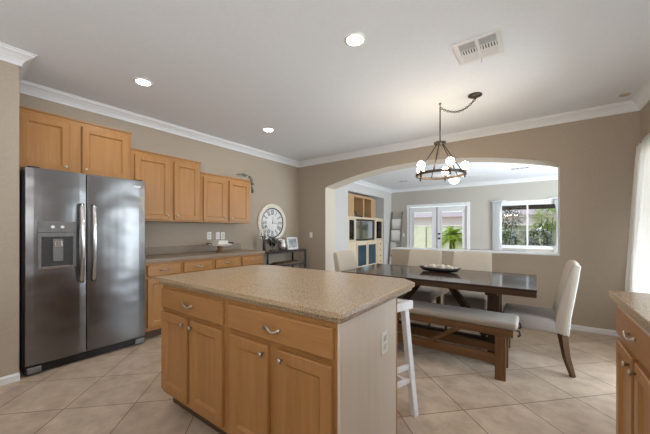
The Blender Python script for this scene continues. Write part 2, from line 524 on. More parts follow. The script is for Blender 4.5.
# family room
b = BM()
box(b, -4.9, FXL, YB + T, 6.93, 0, H); box(b, -4.9, FXL, 9.32, FY, 0, H); box(b, -4.9, FXL, 6.93, 9.32, 2.35, H); box(b, -4.9, -4.85, 6.93, 9.32, 0, 2.35)
struct('wall_far_left', b, 'niche')
b = BM()
dx0, dx1, dz = -3.56, -1.67, 2.07
wx0, wx1, wz0, wz1 = -.82, .55, .76, 2.02
prism(b, [(-4.9, 0), (dx0, 0), (dx0, dz), (dx1, dz), (dx1, 0), (wx0, 0), (wx0, H), (-4.9, H)], FY, FY + .15, 'y')
prism(b, [(wx1, 0), (FXR, 0), (FXR, H), (wx1, H)], FY, FY + .15, 'y')
box(b, wx0, wx1, FY, FY + .15, 0, wz0); box(b, wx0, wx1, FY, FY + .15, wz1, H)
struct('wall_far', b, 'wall_far')
b = BM(); box(b, FXR, FXR + .15, YB + T, FY + .15, 0, H); struct('wall_far_right', b, 'wall_far')
b = BM(); box(b, XR + .12, FXR + .15, YB + .1, YB + T, 0, H); struct('wall_inner', b, 'wall_far')

# crown moulding (profile: projection p, drop q), mitred runs
def crown(bm, p0, p1, inward, ext0=0, ext1=0, k=1.0):
    """p0,p1 on the wall line at ceiling; inward = unit 2-D vector into the room; ext = how far the ceiling edge runs past/before the ends"""
    prof = [(0, -.105), (.012, -.105), (.014, -.085), (.03, -.06), (.055, -.035), (.074, -.022), (.078, -.01), (.09, -.008), (.09, 0), (0, 0)]
    prof = [(a * k, c * k) for a, c in prof]
    p0, p1 = Vector(p0), Vector(p1); n = Vector(inward); d = (p1 - p0).normalized()
    A, B = [], []
    for a, c in prof:
        q0 = p0 + n * a + d * ext0 * a; q1 = p1 + n * a + d * ext1 * a
        A.append(bm.verts.new((q0.x, q0.y, H + c))); B.append(bm.verts.new((q1.x, q1.y, H + c)))
    m = len(prof)
    bm.faces.new(A); bm.faces.new(B[::-1])
    for i in range(m):
        bm.faces.new((A[i], B[i], B[(i + 1) % m], A[(i + 1) % m]))
b = BM(); crown(b, (XL, .474), (XL, YB), (1, 0), 1, -1); struct('trim_2', b, 'trim')
b = BM(); crown(b, (XL, YB), (XR, YB), (0, -1), 1, -1); struct('trim_3', b, 'trim')
b = BM(); crown(b, (XR, YF), (XR, YB), (-1, 0), 0, -1); struct('trim_4', b, 'trim')
b = BM(); crown(b, (-3.47, YF), (-3.47, .474), (1, 0), 0, 1); crown(b, (-3.47, .474), (XL, .474), (0, 1), -1, -1); struct('trim_5', b, 'trim')
b = BM(); crown(b, (FXL, YB + T), (FXL, FY), (1, 0), 0, -1); struct('trim_6', b, 'trim')
b = BM(); crown(b, (FXL, FY), (FXR, FY), (0, -1), 1, -1); struct('trim_7', b, 'trim')
# baseboards
def base(bm, x0, x1, y0, y1):
    box(bm, x0, x1, y0, y1, 0, .045); 
    cx_, cy_ = (x1 - x0), (y1 - y0)
    if cx_ < cy_:
        prism(bm, [(x0, .0451), (x1, .0451), ((x0 + x1) / 2, .062), (x0, .062)], y0, y1, 'y')
    else:
        prism(bm, [(y1, .0451), (y0, .0451), ((y0 + y1) / 2, .062), (y1, .062)], x0, x1, 'x')
b = BM(); base(b, -2.0, XR, YB - .015, YB); struct('baseboard_back', b, 'trim')
b = BM(); base(b, -4.14, -3.424, YB - .015, YB); struct('baseboard_back_left', b, 'trim')
b = BM(); base(b, -3.47, -3.455, YF, .474); struct('baseboard_alcove', b, 'trim')
b = BM(); base(b, XL, XL + .015, 3.25, YB - .015); struct('baseboard_left', b, 'trim')

# french doors
def french_door(name, x0, x1, knob_x):
    d = sthing(name, ((x0 + x1) / 2, FY + .06, 0))
    b = BM(); y0, y1 = FY + .04, FY + .085
    st = .135
    box(b, x0, x0 + st, y0, y1, .02, 2.03); box(b, x1 - st, x1, y0, y1, .02, 2.03)
    box(b, x0 + st, x1 - st, y0, y1, .02, .30); box(b, x0 + st, x1 - st, y0, y1, 1.86, 2.03)
    obj('door_leaf', b, 'white', d)
    b = BM()
    e = .022
    for a, c, e0, e1 in ((x0 + st - e, x0 + st + .004, .28, 1.88), (x1 - st - .004, x1 - st + e, .28, 1.88)):
        box(b, a, c, y0 - .012, y0 - .0005, e0, e1)
    box(b, x0 + st + .004, x1 - st - .004, y0 - .012, y0 - .0005, .28, .304); box(b, x0 + st + .004, x1 - st - .004, y0 - .012, y0 - .0005, 1.856, 1.88)
    obj('glass_bead', b, 'white', d)
    b = BM(); box(b, x0 + st, x1 - st, y0 + .02, y0 + .026, .30, 1.86); obj('glass_pane', b, 'glass', d)
    if knob_x:
        for z, r in ((.98, .035), (1.13, .032)):
            b = BM(); lathe(b, [(r, 0), (r, .012), (.013, .016), (.013, .035), (.03, .042), (.032, .058), (.02, .07), (0.0001, .072)], (knob_x, y0 - .001, z), 16, '-y')
            obj('door_knob', b, 'black', d, smooth=True)
    return d
xm = (dx0 + dx1) / 2
french_door('door_1', dx0 + .03, xm - .014, None)
french_door('door_2', xm + .014, dx1 - .03, xm + .075)
b = BM()
box(b, dx0 - .06, dx0 + .028, FY - .02, FY - .0005, 0, dz + .06); box(b, dx1 - .028, dx1 + .06, FY - .02, FY - .0005, 0, dz + .06); box(b, dx0 + .028, dx1 - .028, FY - .02, FY - .0005, dz - .03, dz + .06)
struct('trim_8', b, 'white')
b = BM(); box(b, xm - .013, xm + .013, FY + .045, FY + .08, .02, 2.03); struct('trim_9', b, 'black')
# far window
w = sthing('window_1', ((wx0 + wx1) / 2, FY + .05, wz0))
b = BM(); fr = .055
box(b, wx0, wx0 + fr, FY + .03, FY + .11, wz0, wz1); box(b, wx1 - fr, wx1, FY + .03, FY + .11, wz0, wz1)
box(b, wx0 + fr, wx1 - fr, FY + .03, FY + .11, wz0, wz0 + fr); box(b, wx0 + fr, wx1 - fr, FY + .03, FY + .11, wz1 - fr, wz1)
box(b, -.165, -.125, FY + .04, FY + .10, wz0 + fr, wz1 - fr)
obj('window_frame', b, 'white', w)
b = BM(); box(b, wx0 + fr, -.166, FY + .06, FY + .066, wz0 + fr, wz1 - fr); box(b, -.124, wx1 - fr, FY + .06, FY + .066, wz0 + fr, wz1 - fr); obj('glass_pane', b, 'glass', w)
b = BM(); box(b, wx0 - .05, wx1 + .05, FY - .04, FY + .028, wz0 - .035, wz0 - .001); obj('window_sill', b, 'white', w)
b = BM(); box(b, wx0 - .07, wx1 + .07, FY - .015, FY - .001, wz1, wz1 + .07); obj('window_head', b, 'white', w)

# ------------------------------------------------------------------ cabinets
def knob_part(x, z, y, parent):
    b = BM(); lathe(b, [(.006, 0), (.006, .012), (.0125, .017), (.013, .022), (.009, .026), (.0001, .027)], (x, y, z), 14, '-y')
    return lobj('knob', b, 'pewter', parent, smooth=True)

def pull_part(x, z, y, parent, w=.096):
    b = BM()
    P = []
    for i in range(13):
        t = i / 12
        P.append((x - w / 2 + w * t, y - .010 - .014 * math.sin(PI * t), z + .011 * math.sin(2 * PI * t)))
    tube(b, P, [.0045 + .0015 * math.sin(PI * i / 12) for i in range(13)], 8)
    for s in (-1, 1):
        lathe(b, [(.009, 0), (.009, .006), (.006, .014)], (x + s * w / 2, y, z), 10, '-y')
    return lobj('pull', b, 'pewter', parent, smooth=True)

def cabinet(name, label, cat, loc, rotz, W, D, z0, z1, doors=(), drawers=(), toe=0, group=None, knob_low=False, mid=None):
    c = thing(name, label, cat, loc, rotz, group)
    b = BM()
    if toe:
        box(b, -W / 2, W / 2, 0, D, toe, z1)
    else:
        box(b, -W / 2, W / 2, 0, D, z0, z1)
    lobj('carcass', b, 'maple', c, bevel=.002)
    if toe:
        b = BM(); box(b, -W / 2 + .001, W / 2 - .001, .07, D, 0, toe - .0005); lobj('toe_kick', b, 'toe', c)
    for x0, x1, a, d, side in doors:
        b = BM(); shaker(b, x0, x1, a, d); bmesh.ops.translate(b, verts=b.verts, vec=(0, -.0005, 0))
        dr = lobj('door', b, 'maple', c)
        kx = x1 - .03 if side > 0 else x0 + .03
        knob_part(kx, a + .055 if knob_low else d - .04, -.0237, dr)
    for x0, x1, a, d, px in drawers:
        b = BM(); slab(b, x0, x1, a, d); bmesh.ops.translate(b, verts=b.verts, vec=(0, -.0005, 0))
        dr = lobj('drawer', b, 'maple_h', c)
        pull_part(px, (a + d) / 2, -.0237, dr)
    return c

# upper cabinets on the left wall (facing +X)
def upper(label, y0, y1, z0, z1, split, gap=.03):
    W = y1 - y0; c = (y0 + y1) / 2
    s = split - c
    cb = cabinet('upper_cabinet', label, 'cabinet', (-3.81, c, 0), PI / 2, W - .002, .329, z0, z1,
            doors=[(-W / 2 + .035, s - gap, z0 + .02, z1 - .045, 1), (s + gap, W / 2 - .035, z0 + .02, z1 - .045, -1)], knob_low=True, group='maple upper cabinets')
    b = BM(); box(b, -W / 2 + .001, W / 2 + .006, -.012, .329, z1 + .0005, z1 + .014); lobj('top_rail', b, 'maple_h', cb)
    return cb
upper('tall pair of maple doors mounted above the stainless refrigerator', .478, 1.42, 1.797, 2.362, .917, .05)
upper('middle maple wall cabinet right of the refrigerator, top stepped down once', 1.42, 2.29, 1.355, 2.185, 1.884)
upper('lowest and shortest maple wall cabinet, leafy trinket on its top', 2.29, 3.17, 1.355, 2.05, 2.725)

# lower cabinets, left wall
def lower(label, y0, y1, ds):
    W = y1 - y0; c = (y0 + y1) / 2
    cols = [(-W / 2 + .03, -.018), (.018, W / 2 - .03)]
    cabinet('base_cabinet', label, 'cabinet', (-3.53, c, 0), PI / 2, W - .002, .609, 0, .874,
            doors=[(cols[0][0], cols[0][1], .14, .69, 1), (cols[1][0], cols[1][1], .14, .69, -1)],
            drawers=[(a, d, .72, .845, (a + d) / 2) for a, d in cols], toe=.1, group='base cabinets under the left counter')
lower('maple base cabinet under the left counter, next to the refrigerator', 1.445, 2.305, None)
lower('maple base cabinet at the far end of the left counter, near the console', 2.305, 3.21, None)
wt = thing('worktop', 'long stone worktop with painted shade along the left wall beside the refrigerator', 'countertop', (-3.8, 2.33, .875))
b = BM(); box(b, XL + .001, -3.50, 1.44, 3.225, .8755, .915); obj('slab', b, 'granite_shaded', wt, bevel=.003)
b = BM(); box(b, XL + .001, XL + .021, 1.44, 3.225, .9155, 1.015); obj('backsplash', b, 'granite_shaded', wt, bevel=.003)

# island
IF = .992
def island(label, x0, x1, dl, dr):
    c = (x0 + x1) / 2; W = x1 - x0
    return cabinet('island_cabinet', label, 'cabinet', (c, IF, 0), 0, W - .002, .60, 0, .864,
            doors=[(dl[0] - c, dl[1] - c, .145, .683, 1), (dl[2] - c, dl[3] - c, .145, .683, -1)],
            drawers=[(dr[0] - c, dr[1] - c, .71, .84, (dr[0] + dr[1]) / 2 - c)], toe=.11, group='island cabinets')
island('left island cabinet, one drawer over two narrow maple doors', -2.122, -1.378, (-2.1, -1.774, -1.737, -1.406), (-2.1, -1.406))
ic = island('right island cabinet with wide drawer and pale end panel facing the table', -1.378, -.652, (-1.334, -1.041, -.974, -.668), (-1.352, -.664))
b = BM(); box(b, .3635, .3765, -.0, .588, .0, .8635); lobj('end_panel', b, 'panel', ic, label='pale streaky laminate end panel')
b = BM(); box(b, .3635, .378, .5885, .604, .0, .8635); lobj('corner_strip', b, 'maple', ic)
b = BM(); box(b, -.361, .363, .602, .61, .0, .8635); lobj('back_panel', b, 'maple', ic)
it = thing('island_worktop', 'big speckled tan stone worktop on the maple island, corners clipped', 'countertop', (-1.38, 1.43, .865))
out = [(-2.15, .96), (-.609, .96), (-.603, 1.80), (-.715, 1.915), (-2.04, 1.915), (-2.15, 1.80)]
b = BM(); prism(b, out, .8885, .915, 'z'); obj('slab', b, 'granite', it, bevel=.003)
inn = [(-2.134, .977), (-.625, .977), (-.62, 1.793), (-.722, 1.898), (-2.033, 1.898), (-2.134, 1.793)]
b = BM(); prism(b, inn, .8645, .888, 'z'); obj('built_up_edge', b, 'granite_edge', it, bevel=.005)

# right hand run of cabinets (facing -X)
def right_unit(label, y1, y0):
    W = y1 - y0; c = (y0 + y1) / 2
    cabinet('base_cabinet', label, 'cabinet', (.378, c, 0), -PI / 2, W - .002, .605, 0, .874,
            doors=[(-W / 2 + .02, -.022, .14, .665, 1), (.022, W / 2 - .02, .14, .665, -1)],
            drawers=[(-W / 2 + .02, W / 2 - .02, .695, .845, 0)], toe=.1, group='base cabinets along the right wall')
right_unit('maple base cabinet at the far end of the right hand counter', 2.175, 1.50)
right_unit('maple base cabinet of the right hand counter, at the photo edge', 1.50, .82)
rw = thing('worktop', 'stone worktop along the right wall, cut by the photo edge', 'countertop', (.65, 1.5, .875))
b = BM(); box(b, .333, XR - .001, .5, 2.195, .8755, .915); obj('slab', b, 'granite', rw, bevel=.003)

# ------------------------------------------------------------------ refrigerator
fr_ = thing('refrigerator', 'stainless steel side by side refrigerator with an ice dispenser', 'refrigerator', (-3.8, .965, 0))
FX = -3.47
b = BM(); box(b, XL + .02, FX - .075, .495, 1.412, .03, 1.765); obj('cabinet_shell', b, 'fridge_side', fr_, bevel=.006)
b = BM(); box(b, FX - .09, FX - .02, .505, 1.43, .012, .075); 
for k in range(3): box(b, FX - .02, FX - .014, .56, 1.38, .026 + k * .014, .034 + k * .014)
obj('toe_grille', b, 'blackplastic', fr_)
for y in (.56, 1.38):
    b = BM(); box(b, FX - .02, FX + .012, y - .045, y + .045, .02, .07); obj('hinge_cover', b, 'dispenser', fr_, bevel=.008)
    b = BM(); lathe(b, [(.02, 0), (.02, .03)], (FX - .15, y, 0), 12); obj('foot', b, 'blackplastic', fr_)
    b = BM(); box(b, FX - .12, FX - .02, y - .04, y + .04, 1.7805, 1.793); obj('top_hinge', b, 'blackplastic', fr_, bevel=.004)
def fdoor(y0, y1):
    b = BM()
    # slightly crowned door front
    n = 8; prof = []
    for i in range(n + 1):
        t = i / n; prof.append((y0 + (y1 - y0) * t, FX - .006 + .010 * math.sin(PI * t) ** .5 * (1 if 0 < i < n else 0)))
    pts = [(FX - .07, y0)] + [(x, y) for y, x in prof] + [(FX - .07, y1)]
    prism(b, pts, .085, 1.78, 'z')
    return obj('door', b, 'steel', fr_, bevel=.004)
dl = fdoor(.505, .917); dr = fdoor(.923, 1.435)
def fhandle(y, par):
    b = BM(); P = []
    for i in range(17):
        t = i / 16; z = .755 + .735 * t
        P.append((FX + .022 + .034 * math.sin(PI * t) ** .7, y, z))
    tube(b, P, .019, 10)
    for z in (.775, 1.47):
        bar(b, (FX + .003, y, z), (FX + .034, y, z), .026, .035)
    obj('handle', b, 'steel_bright', par, smooth=True)
fhandle(.876, dl); fhandle(.968, dr)
dx = FX + .0045
b = BM()
box(b, dx, dx + .012, .58, .838, 1.225, 1.322); obj('control_panel', b, 'dispenser', dl, bevel=.004)
b = BM()
box(b, dx, dx + .012, .58, .602, .905, 1.22); box(b, dx, dx + .012, .816, .838, .905, 1.22); box(b, dx, dx + .012, .602, .816, 1.185, 1.22)
obj('dispenser_frame', b, 'dispenser', dl, bevel=.003)
b = BM(); box(b, dx, dx + .03, .6025, .8155, .905, .925); obj('drip_tray', b, 'steel_bright', dl, bevel=.003)
b = BM(); box(b, dx, dx + .003, .602, .816, .925, 1.185); obj('dispenser_recess', b, 'fridge_side', dl)
b = BM(); box(b, dx + .0035, dx + .02, .675, .745, .965, 1.165); obj('paddle', b, 'dispenser', dl, bevel=.006)
b = BM(); box(b, dx + .0205, dx + .03, .685, .735, 1.09, 1.15); obj('ice_chute', b, 'steel_bright', dl, bevel=.006)
for y in (.675, .74):
    b = BM(); lathe(b, [(.013, 0), (.013, .003)], (dx + .0122, y, 1.272), 12, 'x'); obj('button', b, 'plastic', dl)
b = BM(); box(b, FX + .0005, FX + .006, 1.315, 1.385, 1.705, 1.722); obj('badge', b, 'steel_bright', dr)

# ------------------------------------------------------------------ wall plates
def plate(name, label, loc, normal, kind='outlet', group=None):
    """plates: local front faces -y"""
    rz = {'+x': PI / 2, '-y': 0, '-x': -PI / 2}[normal]
    t = thing(name, label, 'outlet' if kind == 'outlet' else 'switch', loc, rz, group)
    b = BM(); slab(b, -.036, .036, -.058, .058, .007, .003); lobj('cover_plate', b, 'plastic', t)
    if kind == 'outlet':
        for z in (-.022, .022):
            b = BM(); slab(b, -.016, .016, z - .014, z + .014, .003, .001); bmesh.ops.translate(b, verts=b.verts, vec=(0, -.0072, 0)); lobj('socket', b, 'galv', t)
    else:
        b = BM(); slab(b, -.015, .015, -.032, .032, .005, .002); bmesh.ops.translate(b, verts=b.verts, vec=(0, -.0072, 0)); lobj('rocker', b, 'white', t)
    return t
plate('wall_outlet', 'leftmost of three white wall plates above the left counter', (XL + .0005, 2.632, 1.157), '+x')
plate('wall_switch', 'middle white plate above the left counter, left one of the close pair', (XL + .0005, 2.783, 1.155), '+x', 'switch')
plate('wall_outlet', 'white plate right of the two others above the left counter', (XL + .0005, 2.878, 1.153), '+x')
plate('wall_switch', 'white switch plate on the taupe wall left of the arch', (-3.797, YB - .0005, 1.146), '-y', 'switch')
# island plate: faces +X
t = plate('wall_outlet', 'tall white outlet plate on the pale island end panel', (-.638, 1.413, .655), '+x')
plate('wall_switch', 'small white switch plate beside the white french doors', (-3.74, FY - .0005, 1.08), '-y', 'switch')

# ------------------------------------------------------------------ counter stool
st = thing('counter_stool', 'white wooden saddle stool tucked behind the island end', 'stool', (-.896, 1.877, 0), math.radians(-19))
b = BM()
nx, ny = 10, 6
def sad(u, v):     # saddle seat: dips along x
    return .75 + .018 * (2 * u - 1) ** 2
top, bot = [], []
for i in range(nx + 1):
    for j in range(ny + 1):
        u, v = i / nx, j / ny
        x = -.20 + .40 * u; y = -.14 + .28 * v
        top.append(b.verts.new((x, y, sad(u, v)))); bot.append(b.verts.new((x, y, .708)))
ix = lambda i, j: i * (ny + 1) + j
for i in range(nx):
    for j in range(ny):
        b.faces.new((top[ix(i, j)], top[ix(i + 1, j)], top[ix(i + 1, j + 1)], top[ix(i, j + 1)]))
        b.faces.new((bot[ix(i, j)], bot[ix(i, j + 1)], bot[ix(i + 1, j + 1)], bot[ix(i + 1, j)]))
for i in range(nx):
    b.faces.new((top[ix(i, 0)], bot[ix(i, 0)], bot[ix(i + 1, 0)], top[ix(i + 1, 0)])); b.faces.new((top[ix(i + 1, ny)], bot[ix(i + 1, ny)], bot[ix(i, ny)], top[ix(i, ny)]))
for j in range(ny):
    b.faces.new((top[ix(0, j + 1)], bot[ix(0, j + 1)], bot[ix(0, j)], top[ix(0, j)])); b.faces.new((top[ix(nx, j)], bot[ix(nx, j)], bot[ix(nx, j + 1)], top[ix(nx, j + 1)]))
lobj('seat', b, 'white', st, bevel=.008)
LEG = {}
for sx in (-1, 1):
    for sy in (-1, 1):
        p0 = Vector((sx * .215, sy * .13 * (1 if sy > 0 else .95), 0)); p1 = Vector((sx * .165, sy * .09, .7075))
        LEG[sx, sy] = (p0, p1)
        b = BM(); bar(b, p0 + Vector((0, 0, .0)), p1, .041, .041, up=(0, 1, 0)); lobj('leg', b, 'white', st, bevel=.004)
def on(l, z):
    p0, p1 = l; return p0.lerp(p1, z / p1.z)
for a, c, z in (((-1, -1), (1, -1), .20), ((-1, 1), (1, 1), .20), ((-1, -1), (-1, 1), .33), ((1, -1), (1, 1), .33), ((1, -1), (1, 1), .24)):
    b = BM(); bar(b, on(LEG[a], z), on(LEG[c], z), .018, .034); lobj('rung', b, 'white', st, bevel=.003)

# ------------------------------------------------------------------ dining table
TX0, TX1, TY0, TY1 = -1.80, .022, 2.81, 3.79
tb = thing('dining_table', 'long dark brown wooden trestle dining table', 'table', (-.89, 3.3, 0))
b = BM(); box(b, TX0, TX1, TY0, TY1, .752, .772); obj('tabletop', b, 'walnut', tb, bevel=.003)
b = BM()
box(b, TX0 + .003, TX1 - .003, TY0 + .003, TY0 + .04, .708, .7515); box(b, TX0 + .003, TX1 - .003, TY1 - .04, TY1 - .003, .708, .7515)
box(b, TX0 + .003, TX0 + .04, TY0 + .0405, TY1 - .0405, .708, .7515); box(b, TX1 - .04, TX1 - .003, TY0 + .0405, TY1 - .0405, .708, .7515)
obj('apron', b, 'walnut_edge', tb, bevel=.002)
for px0, px1 in ((-.363, -.262), (-1.518, -1.417)):
    b = BM(); box(b, px0, px1, 3.17, 3.43, .07, .65); obj('leg', b, 'walnut_leg', tb, bevel=.004)
    b = BM(); box(b, px0 + .001, px1 - .001, 3.0, 3.72, .6505, .7515); obj('crossbeam', b, 'walnut_leg', tb, bevel=.004)
    b = BM(); box(b, px0 + .001, px1 - .001, 3.145, 3.46, 0, .0695); obj('foot', b, 'walnut_leg', tb, bevel=.006)
b = BM(); box(b, -1.416, -.364, 3.27, 3.33, .10, .17); obj('stretcher', b, 'walnut_leg', tb, bevel=.003)
for s in (-1, 1):
    b = BM(); bar(b, (-.89 + s * .10, 3.3, .745), (-.89 + s * .50, 3.3, .19), .06, .075, up=(0, 1, 0)); obj('brace', b, 'walnut_leg', tb, bevel=.003)

# ------------------------------------------------------------------ bench
bn = thing('bench', 'long cushioned bench with brown wooden legs in front of the dining table', 'bench', (-.88, 2.96, 0))
BX0, BX1 = -1.66, -.135
b = BM(); box(b, BX0 + .02, BX1, 2.795, 2.83, .365, .425); box(b, BX0 + .02, BX1, 3.085, 3.12, .365, .425); box(b, BX0 + .02, BX0 + .055, 2.8305, 3.0845, .365, .425); box(b, BX1 - .05, BX1 - .015, 2.8305, 3.0845, .365, .425)
box(b, BX0 + .056, BX1 - .051, 2.8305, 3.0845, .405, .425)
obj('apron', b, 'bench_wood', bn, bevel=.003)
b = BM(); box(b, BX0, BX1 + .03, 2.785, 3.13, .426, .486); obj('cushion', b, 'bench_fabric', bn, bevel=.026, seg=4, smooth=True)
for x in (BX0 + .06, -.265):
    for y in (2.79, 3.075):
        b = BM(); box(b, x, x + .078, y, y + .05, 0, .3645); obj('leg', b, 'bench_leg', bn, bevel=.003)
b = BM(); box(b, BX0 + .139, -.266, 2.80, 2.835, .125, .20); obj('stretcher', b, 'bench_wood', bn, bevel=.003)
b = BM(); box(b, BX0 + .139, -.266, 3.08, 3.115, .125, .20); obj('stretcher', b, 'bench_wood', bn, bevel=.003)
for s in (-1, 1):
    b = BM(); bar(b, (-.9 + s * .08, 2.815, .185), (-.9 + s * .36, 2.815, .375), .03, .07, up=(0, 1, 0)); obj('brace', b, 'bench_wood', bn, bevel=.002)
for y in (2.83, 3.07):
    b = BM(); P = [(BX1 + .012, y, .425), (BX1 + .038, y + .005, .42), (BX1 + .045, y + .01, .39), (BX1 + .03, y + .012, .372)]
    tube(b, P, .009, 8); obj('cushion_tie', b, 'leather', bn, smooth=True)

# ------------------------------------------------------------------ dining chairs
def chair_proto(label, seat_mat, loc, rot):
    c = thing('dining_chair', label, 'chair', loc, rot, 'upholstered dining chairs')
    W = .235
    b = BM(); box(b, -W, W, -.25, .20, .345, .475); 
    lobj('seat', b, seat_mat, c, bevel=.035, seg=4, smooth=True)
    # backrest: side profile, leaning back, top rounded
    b = BM()
    front = [(.145, .40), (.165, .50), (.195, .65), (.235, .82), (.262, .93)]
    backp = [(.325, .945), (.31, .82), (.285, .65), (.262, .50), (.25, .345)]
    prof = front + [(.278, .965), (.303, .970)] + backp + [(.2, .345)]
    n = 8
    rings = []
    for i in range(n + 1):
        x = -W + 2 * W * i / n
        k = (2 * i / n - 1) ** 2
        ring = []
        for (y, z) in prof:
            top_drop = .012 * k * max(0, (z - .8) / .17)
            ring.append(b.verts.new((x * (1 - .05 * max(0, (z - .5)) / .5), y - .012 * k, z - top_drop)))
        rings.append(ring)
    m = len(prof)
    for A, B in zip(rings, rings[1:]):
        for k in range(m):
            b.faces.new((A[k], A[(k + 1) % m], B[(k + 1) % m], B[k]))
    b.faces.new(rings[0][::-1]); b.faces.new(rings[-1])
    lobj('backrest', b, 'linen', c, bevel=.012, seg=3, smooth=True)
    # welt round the back
    for sx in (-1, 1):
        b = BM(); tube(b, [(sx * W * .965 * (1 - .05 * max(0, z - .5) / .5), y - .012 + .0, z) for y, z in backp[::-1]], .006, 6)
        lobj('welt', b, 'towel', c, smooth=True)
    for sx in (-1, 1):
        b = BM(); tube(b, [(sx * (W - .03), -.215, .36), (sx * (W - .03), -.215, 0)], [.024, .015], 4); lobj('leg', b, 'chair_leg', c, bevel=.003)
        b = BM(); P = [(sx * (W - .035), .205, .36), (sx * (W - .033), .212, .26), (sx * (W - .03), .228, .15), (sx * (W - .03), .252, .06), (sx * (W - .03), .268, 0)]
        tube(b, P, [.038, .035, .031, .027, .024], 4); lobj('leg', b, 'chair_leg', c, bevel=.003)
    return c
ch = chair_proto('beige upholstered chair at the right head of the dining table, side on', 'seat_linen', (0.0, 3.42, 0), -PI / 2)
dup(ch, (-1.82, 3.37, 0), PI / 2, 'cream upholstered chair at the left head of the table by the arch')
dup(ch, (-1.26, 3.91, 0), 0, 'left of two beige chairs backed against the half wall, behind the black tray')
dup(ch, (-.655, 3.91, 0), 0, 'right of two beige chairs backed against the half wall, right of the black tray')

# tray and decorative balls
tr = thing('dough_bowl', 'long black boat shaped bowl holding cream balls on the dining table', 'bowl', (-.87, 3.43, .7725))
b = BM()
n = 24; rings = []
for s, z in ((.55, .0), (.80, .012), (1.0, .045), (.94, .045), (.74, .018), (.0, .012)):
    ring = []
    for k in range(n):
        a = 2 * PI * k / n
        lift = .012 * (abs(math.cos(a)) ** 3) * (1 if z > .03 else 0)
        ring.append(b.verts.new((-.87 + .235 * s * math.cos(a), 3.43 + .075 * s * math.sin(a), .7728 + z + lift)))
    rings.append(ring)
for A, B in zip(rings[:-1], rings[1:-1]):
    for k in range(n): b.faces.new((A[k], A[(k + 1) % n], B[(k + 1) % n], B[k]))
b.faces.new(rings[0][::-1]); b.faces.new(rings[4])
obj('bowl_shell', b, 'traywood', tr, smooth=True)
for v in rings[5]: pass
pos = [(-1.015, .024, 'first from the left end'), (-.972, .028, 'second from the left end'), (-.935, .033, 'third from the left end'), (-.885, .031, 'fourth from the left end, at the middle'),
       (-.833, .033, 'fourth from the right end, past the middle'), (-.78, .030, 'third from the right end'), (-.742, .026, 'second from the right end'), (-.70, .023, 'last at the right end')]
for i, (x, r, w_) in enumerate(pos):
    b = BM(); ball(b, (x, 3.43 + (.012 if i % 2 else -.012), .7728 + .02 + r), r, 14, 9)
    o = obj('decor_ball', b, 'ball', None, smooth=True)
    tag(o, 'cream ball in the black table bowl, ' + w_, 'decoration', 'cream balls in the black bowl')

# ------------------------------------------------------------------ chandelier
CX, CY = -.88, 3.50
chd = thing('chandelier', 'dark bronze ring chandelier with glowing globe bulbs over the dining table', 'chandelier', (CX, CY, H))
b = BM(); lathe(b, [(.068, -.0005), (.07, -.012), (.045, -.026), (.012, -.03), (.012, -.045), (.0001, -.046)], (-.517, CY, H), 24); obj('canopy', b, 'bronze', chd, smooth=True)
b = BM(); tube(b, [(CX, CY, H - .0005), (CX, CY, H - .05)], .006, 8); lathe(b, [(.016, -.0005), (.016, -.008)], (CX, CY, H), 12); obj('ceiling_hook', b, 'bronze', chd)
# swag chain of links
b = BM()
P0, P1 = Vector((-.517, CY, H - .046)), Vector((CX + .005, CY, H - .055))
NL = 19
pp = []
for i in range(NL + 1):
    t = i / NL; p = P0.lerp(P1, t); p.z -= .125 * 4 * t * (1 - t) * .72 * (1.15 - .3 * t); pp.append(p)
for i in range(NL):
    a, c = pp[i], pp[i + 1]; mid = (a + c) / 2; d = (c - a); ln = d.length * .62; d.normalize()
    side = Vector((0, 1, 0)) if i % 2 else d.cross(Vector((0, 1, 0)))
    side.normalize()
    tube(b, [mid + d * math.cos(q) * ln + side * math.sin(q) * .011 for q in [2 * PI * k / 12 for k in range(13)]], .0032, 6, cap=False)
obj('chain', b, 'bronze', chd, smooth=True)
b = BM(); tube(b, [p + Vector((0, 0, .002)) for p in pp], .0018, 6); obj('cord', b, 'bronze', chd)
b = BM(); tube(b, [(CX, CY, H - .0505), (CX, CY, 2.265)], .0075, 10); obj('stem', b, 'bronze', chd, smooth=True)
RZ, RR = 1.885, .262
b = BM(); box(b, CX - .062, CX + .062, CY - .03, CY + .03, 2.235, 2.2645); box(b, CX - .03, CX + .03, CY - .062, CY + .062, 2.236, 2.2635); obj('hub', b, 'bronze', chd, bevel=.004)
b = BM(); lathe(b, [(RR - .008, RZ - .014), (RR + .008, RZ - .014), (RR + .008, RZ + .014), (RR - .008, RZ + .014), (RR - .008, RZ - .014)], (CX, CY, 0), 64); 
obj('ring', b, 'bronze', chd)
for k in range(5):
    a = math.radians(18.95 + 36 + 72 * k)
    b = BM(); tube(b, [(CX + .035 * math.cos(a), CY + .035 * math.sin(a), 2.238), (CX + RR * math.cos(a), CY + RR * math.sin(a), RZ)], .0058, 8); obj('rod', b, 'bronze', chd, smooth=True)
for k in range(5):
    a = math.radians(18.95 + 72 * k)
    x, y = CX + RR * math.cos(a), CY + RR * math.sin(a)
    b = BM(); lathe(b, [(.0001, -.045), (.009, -.04), (.011, -.03), (.006, -.02), (.018, -.0145), (.018, .0145), (.014, .02), (.016, .055), (.0001, .056)], (x, y, RZ), 14); sk = obj('socket', b, 'bronze', chd, smooth=True)
    b = BM(); ball(b, (x, y, RZ + .093), .042, 16, 10); obj('bulb', b, 'bulb', sk, smooth=True)

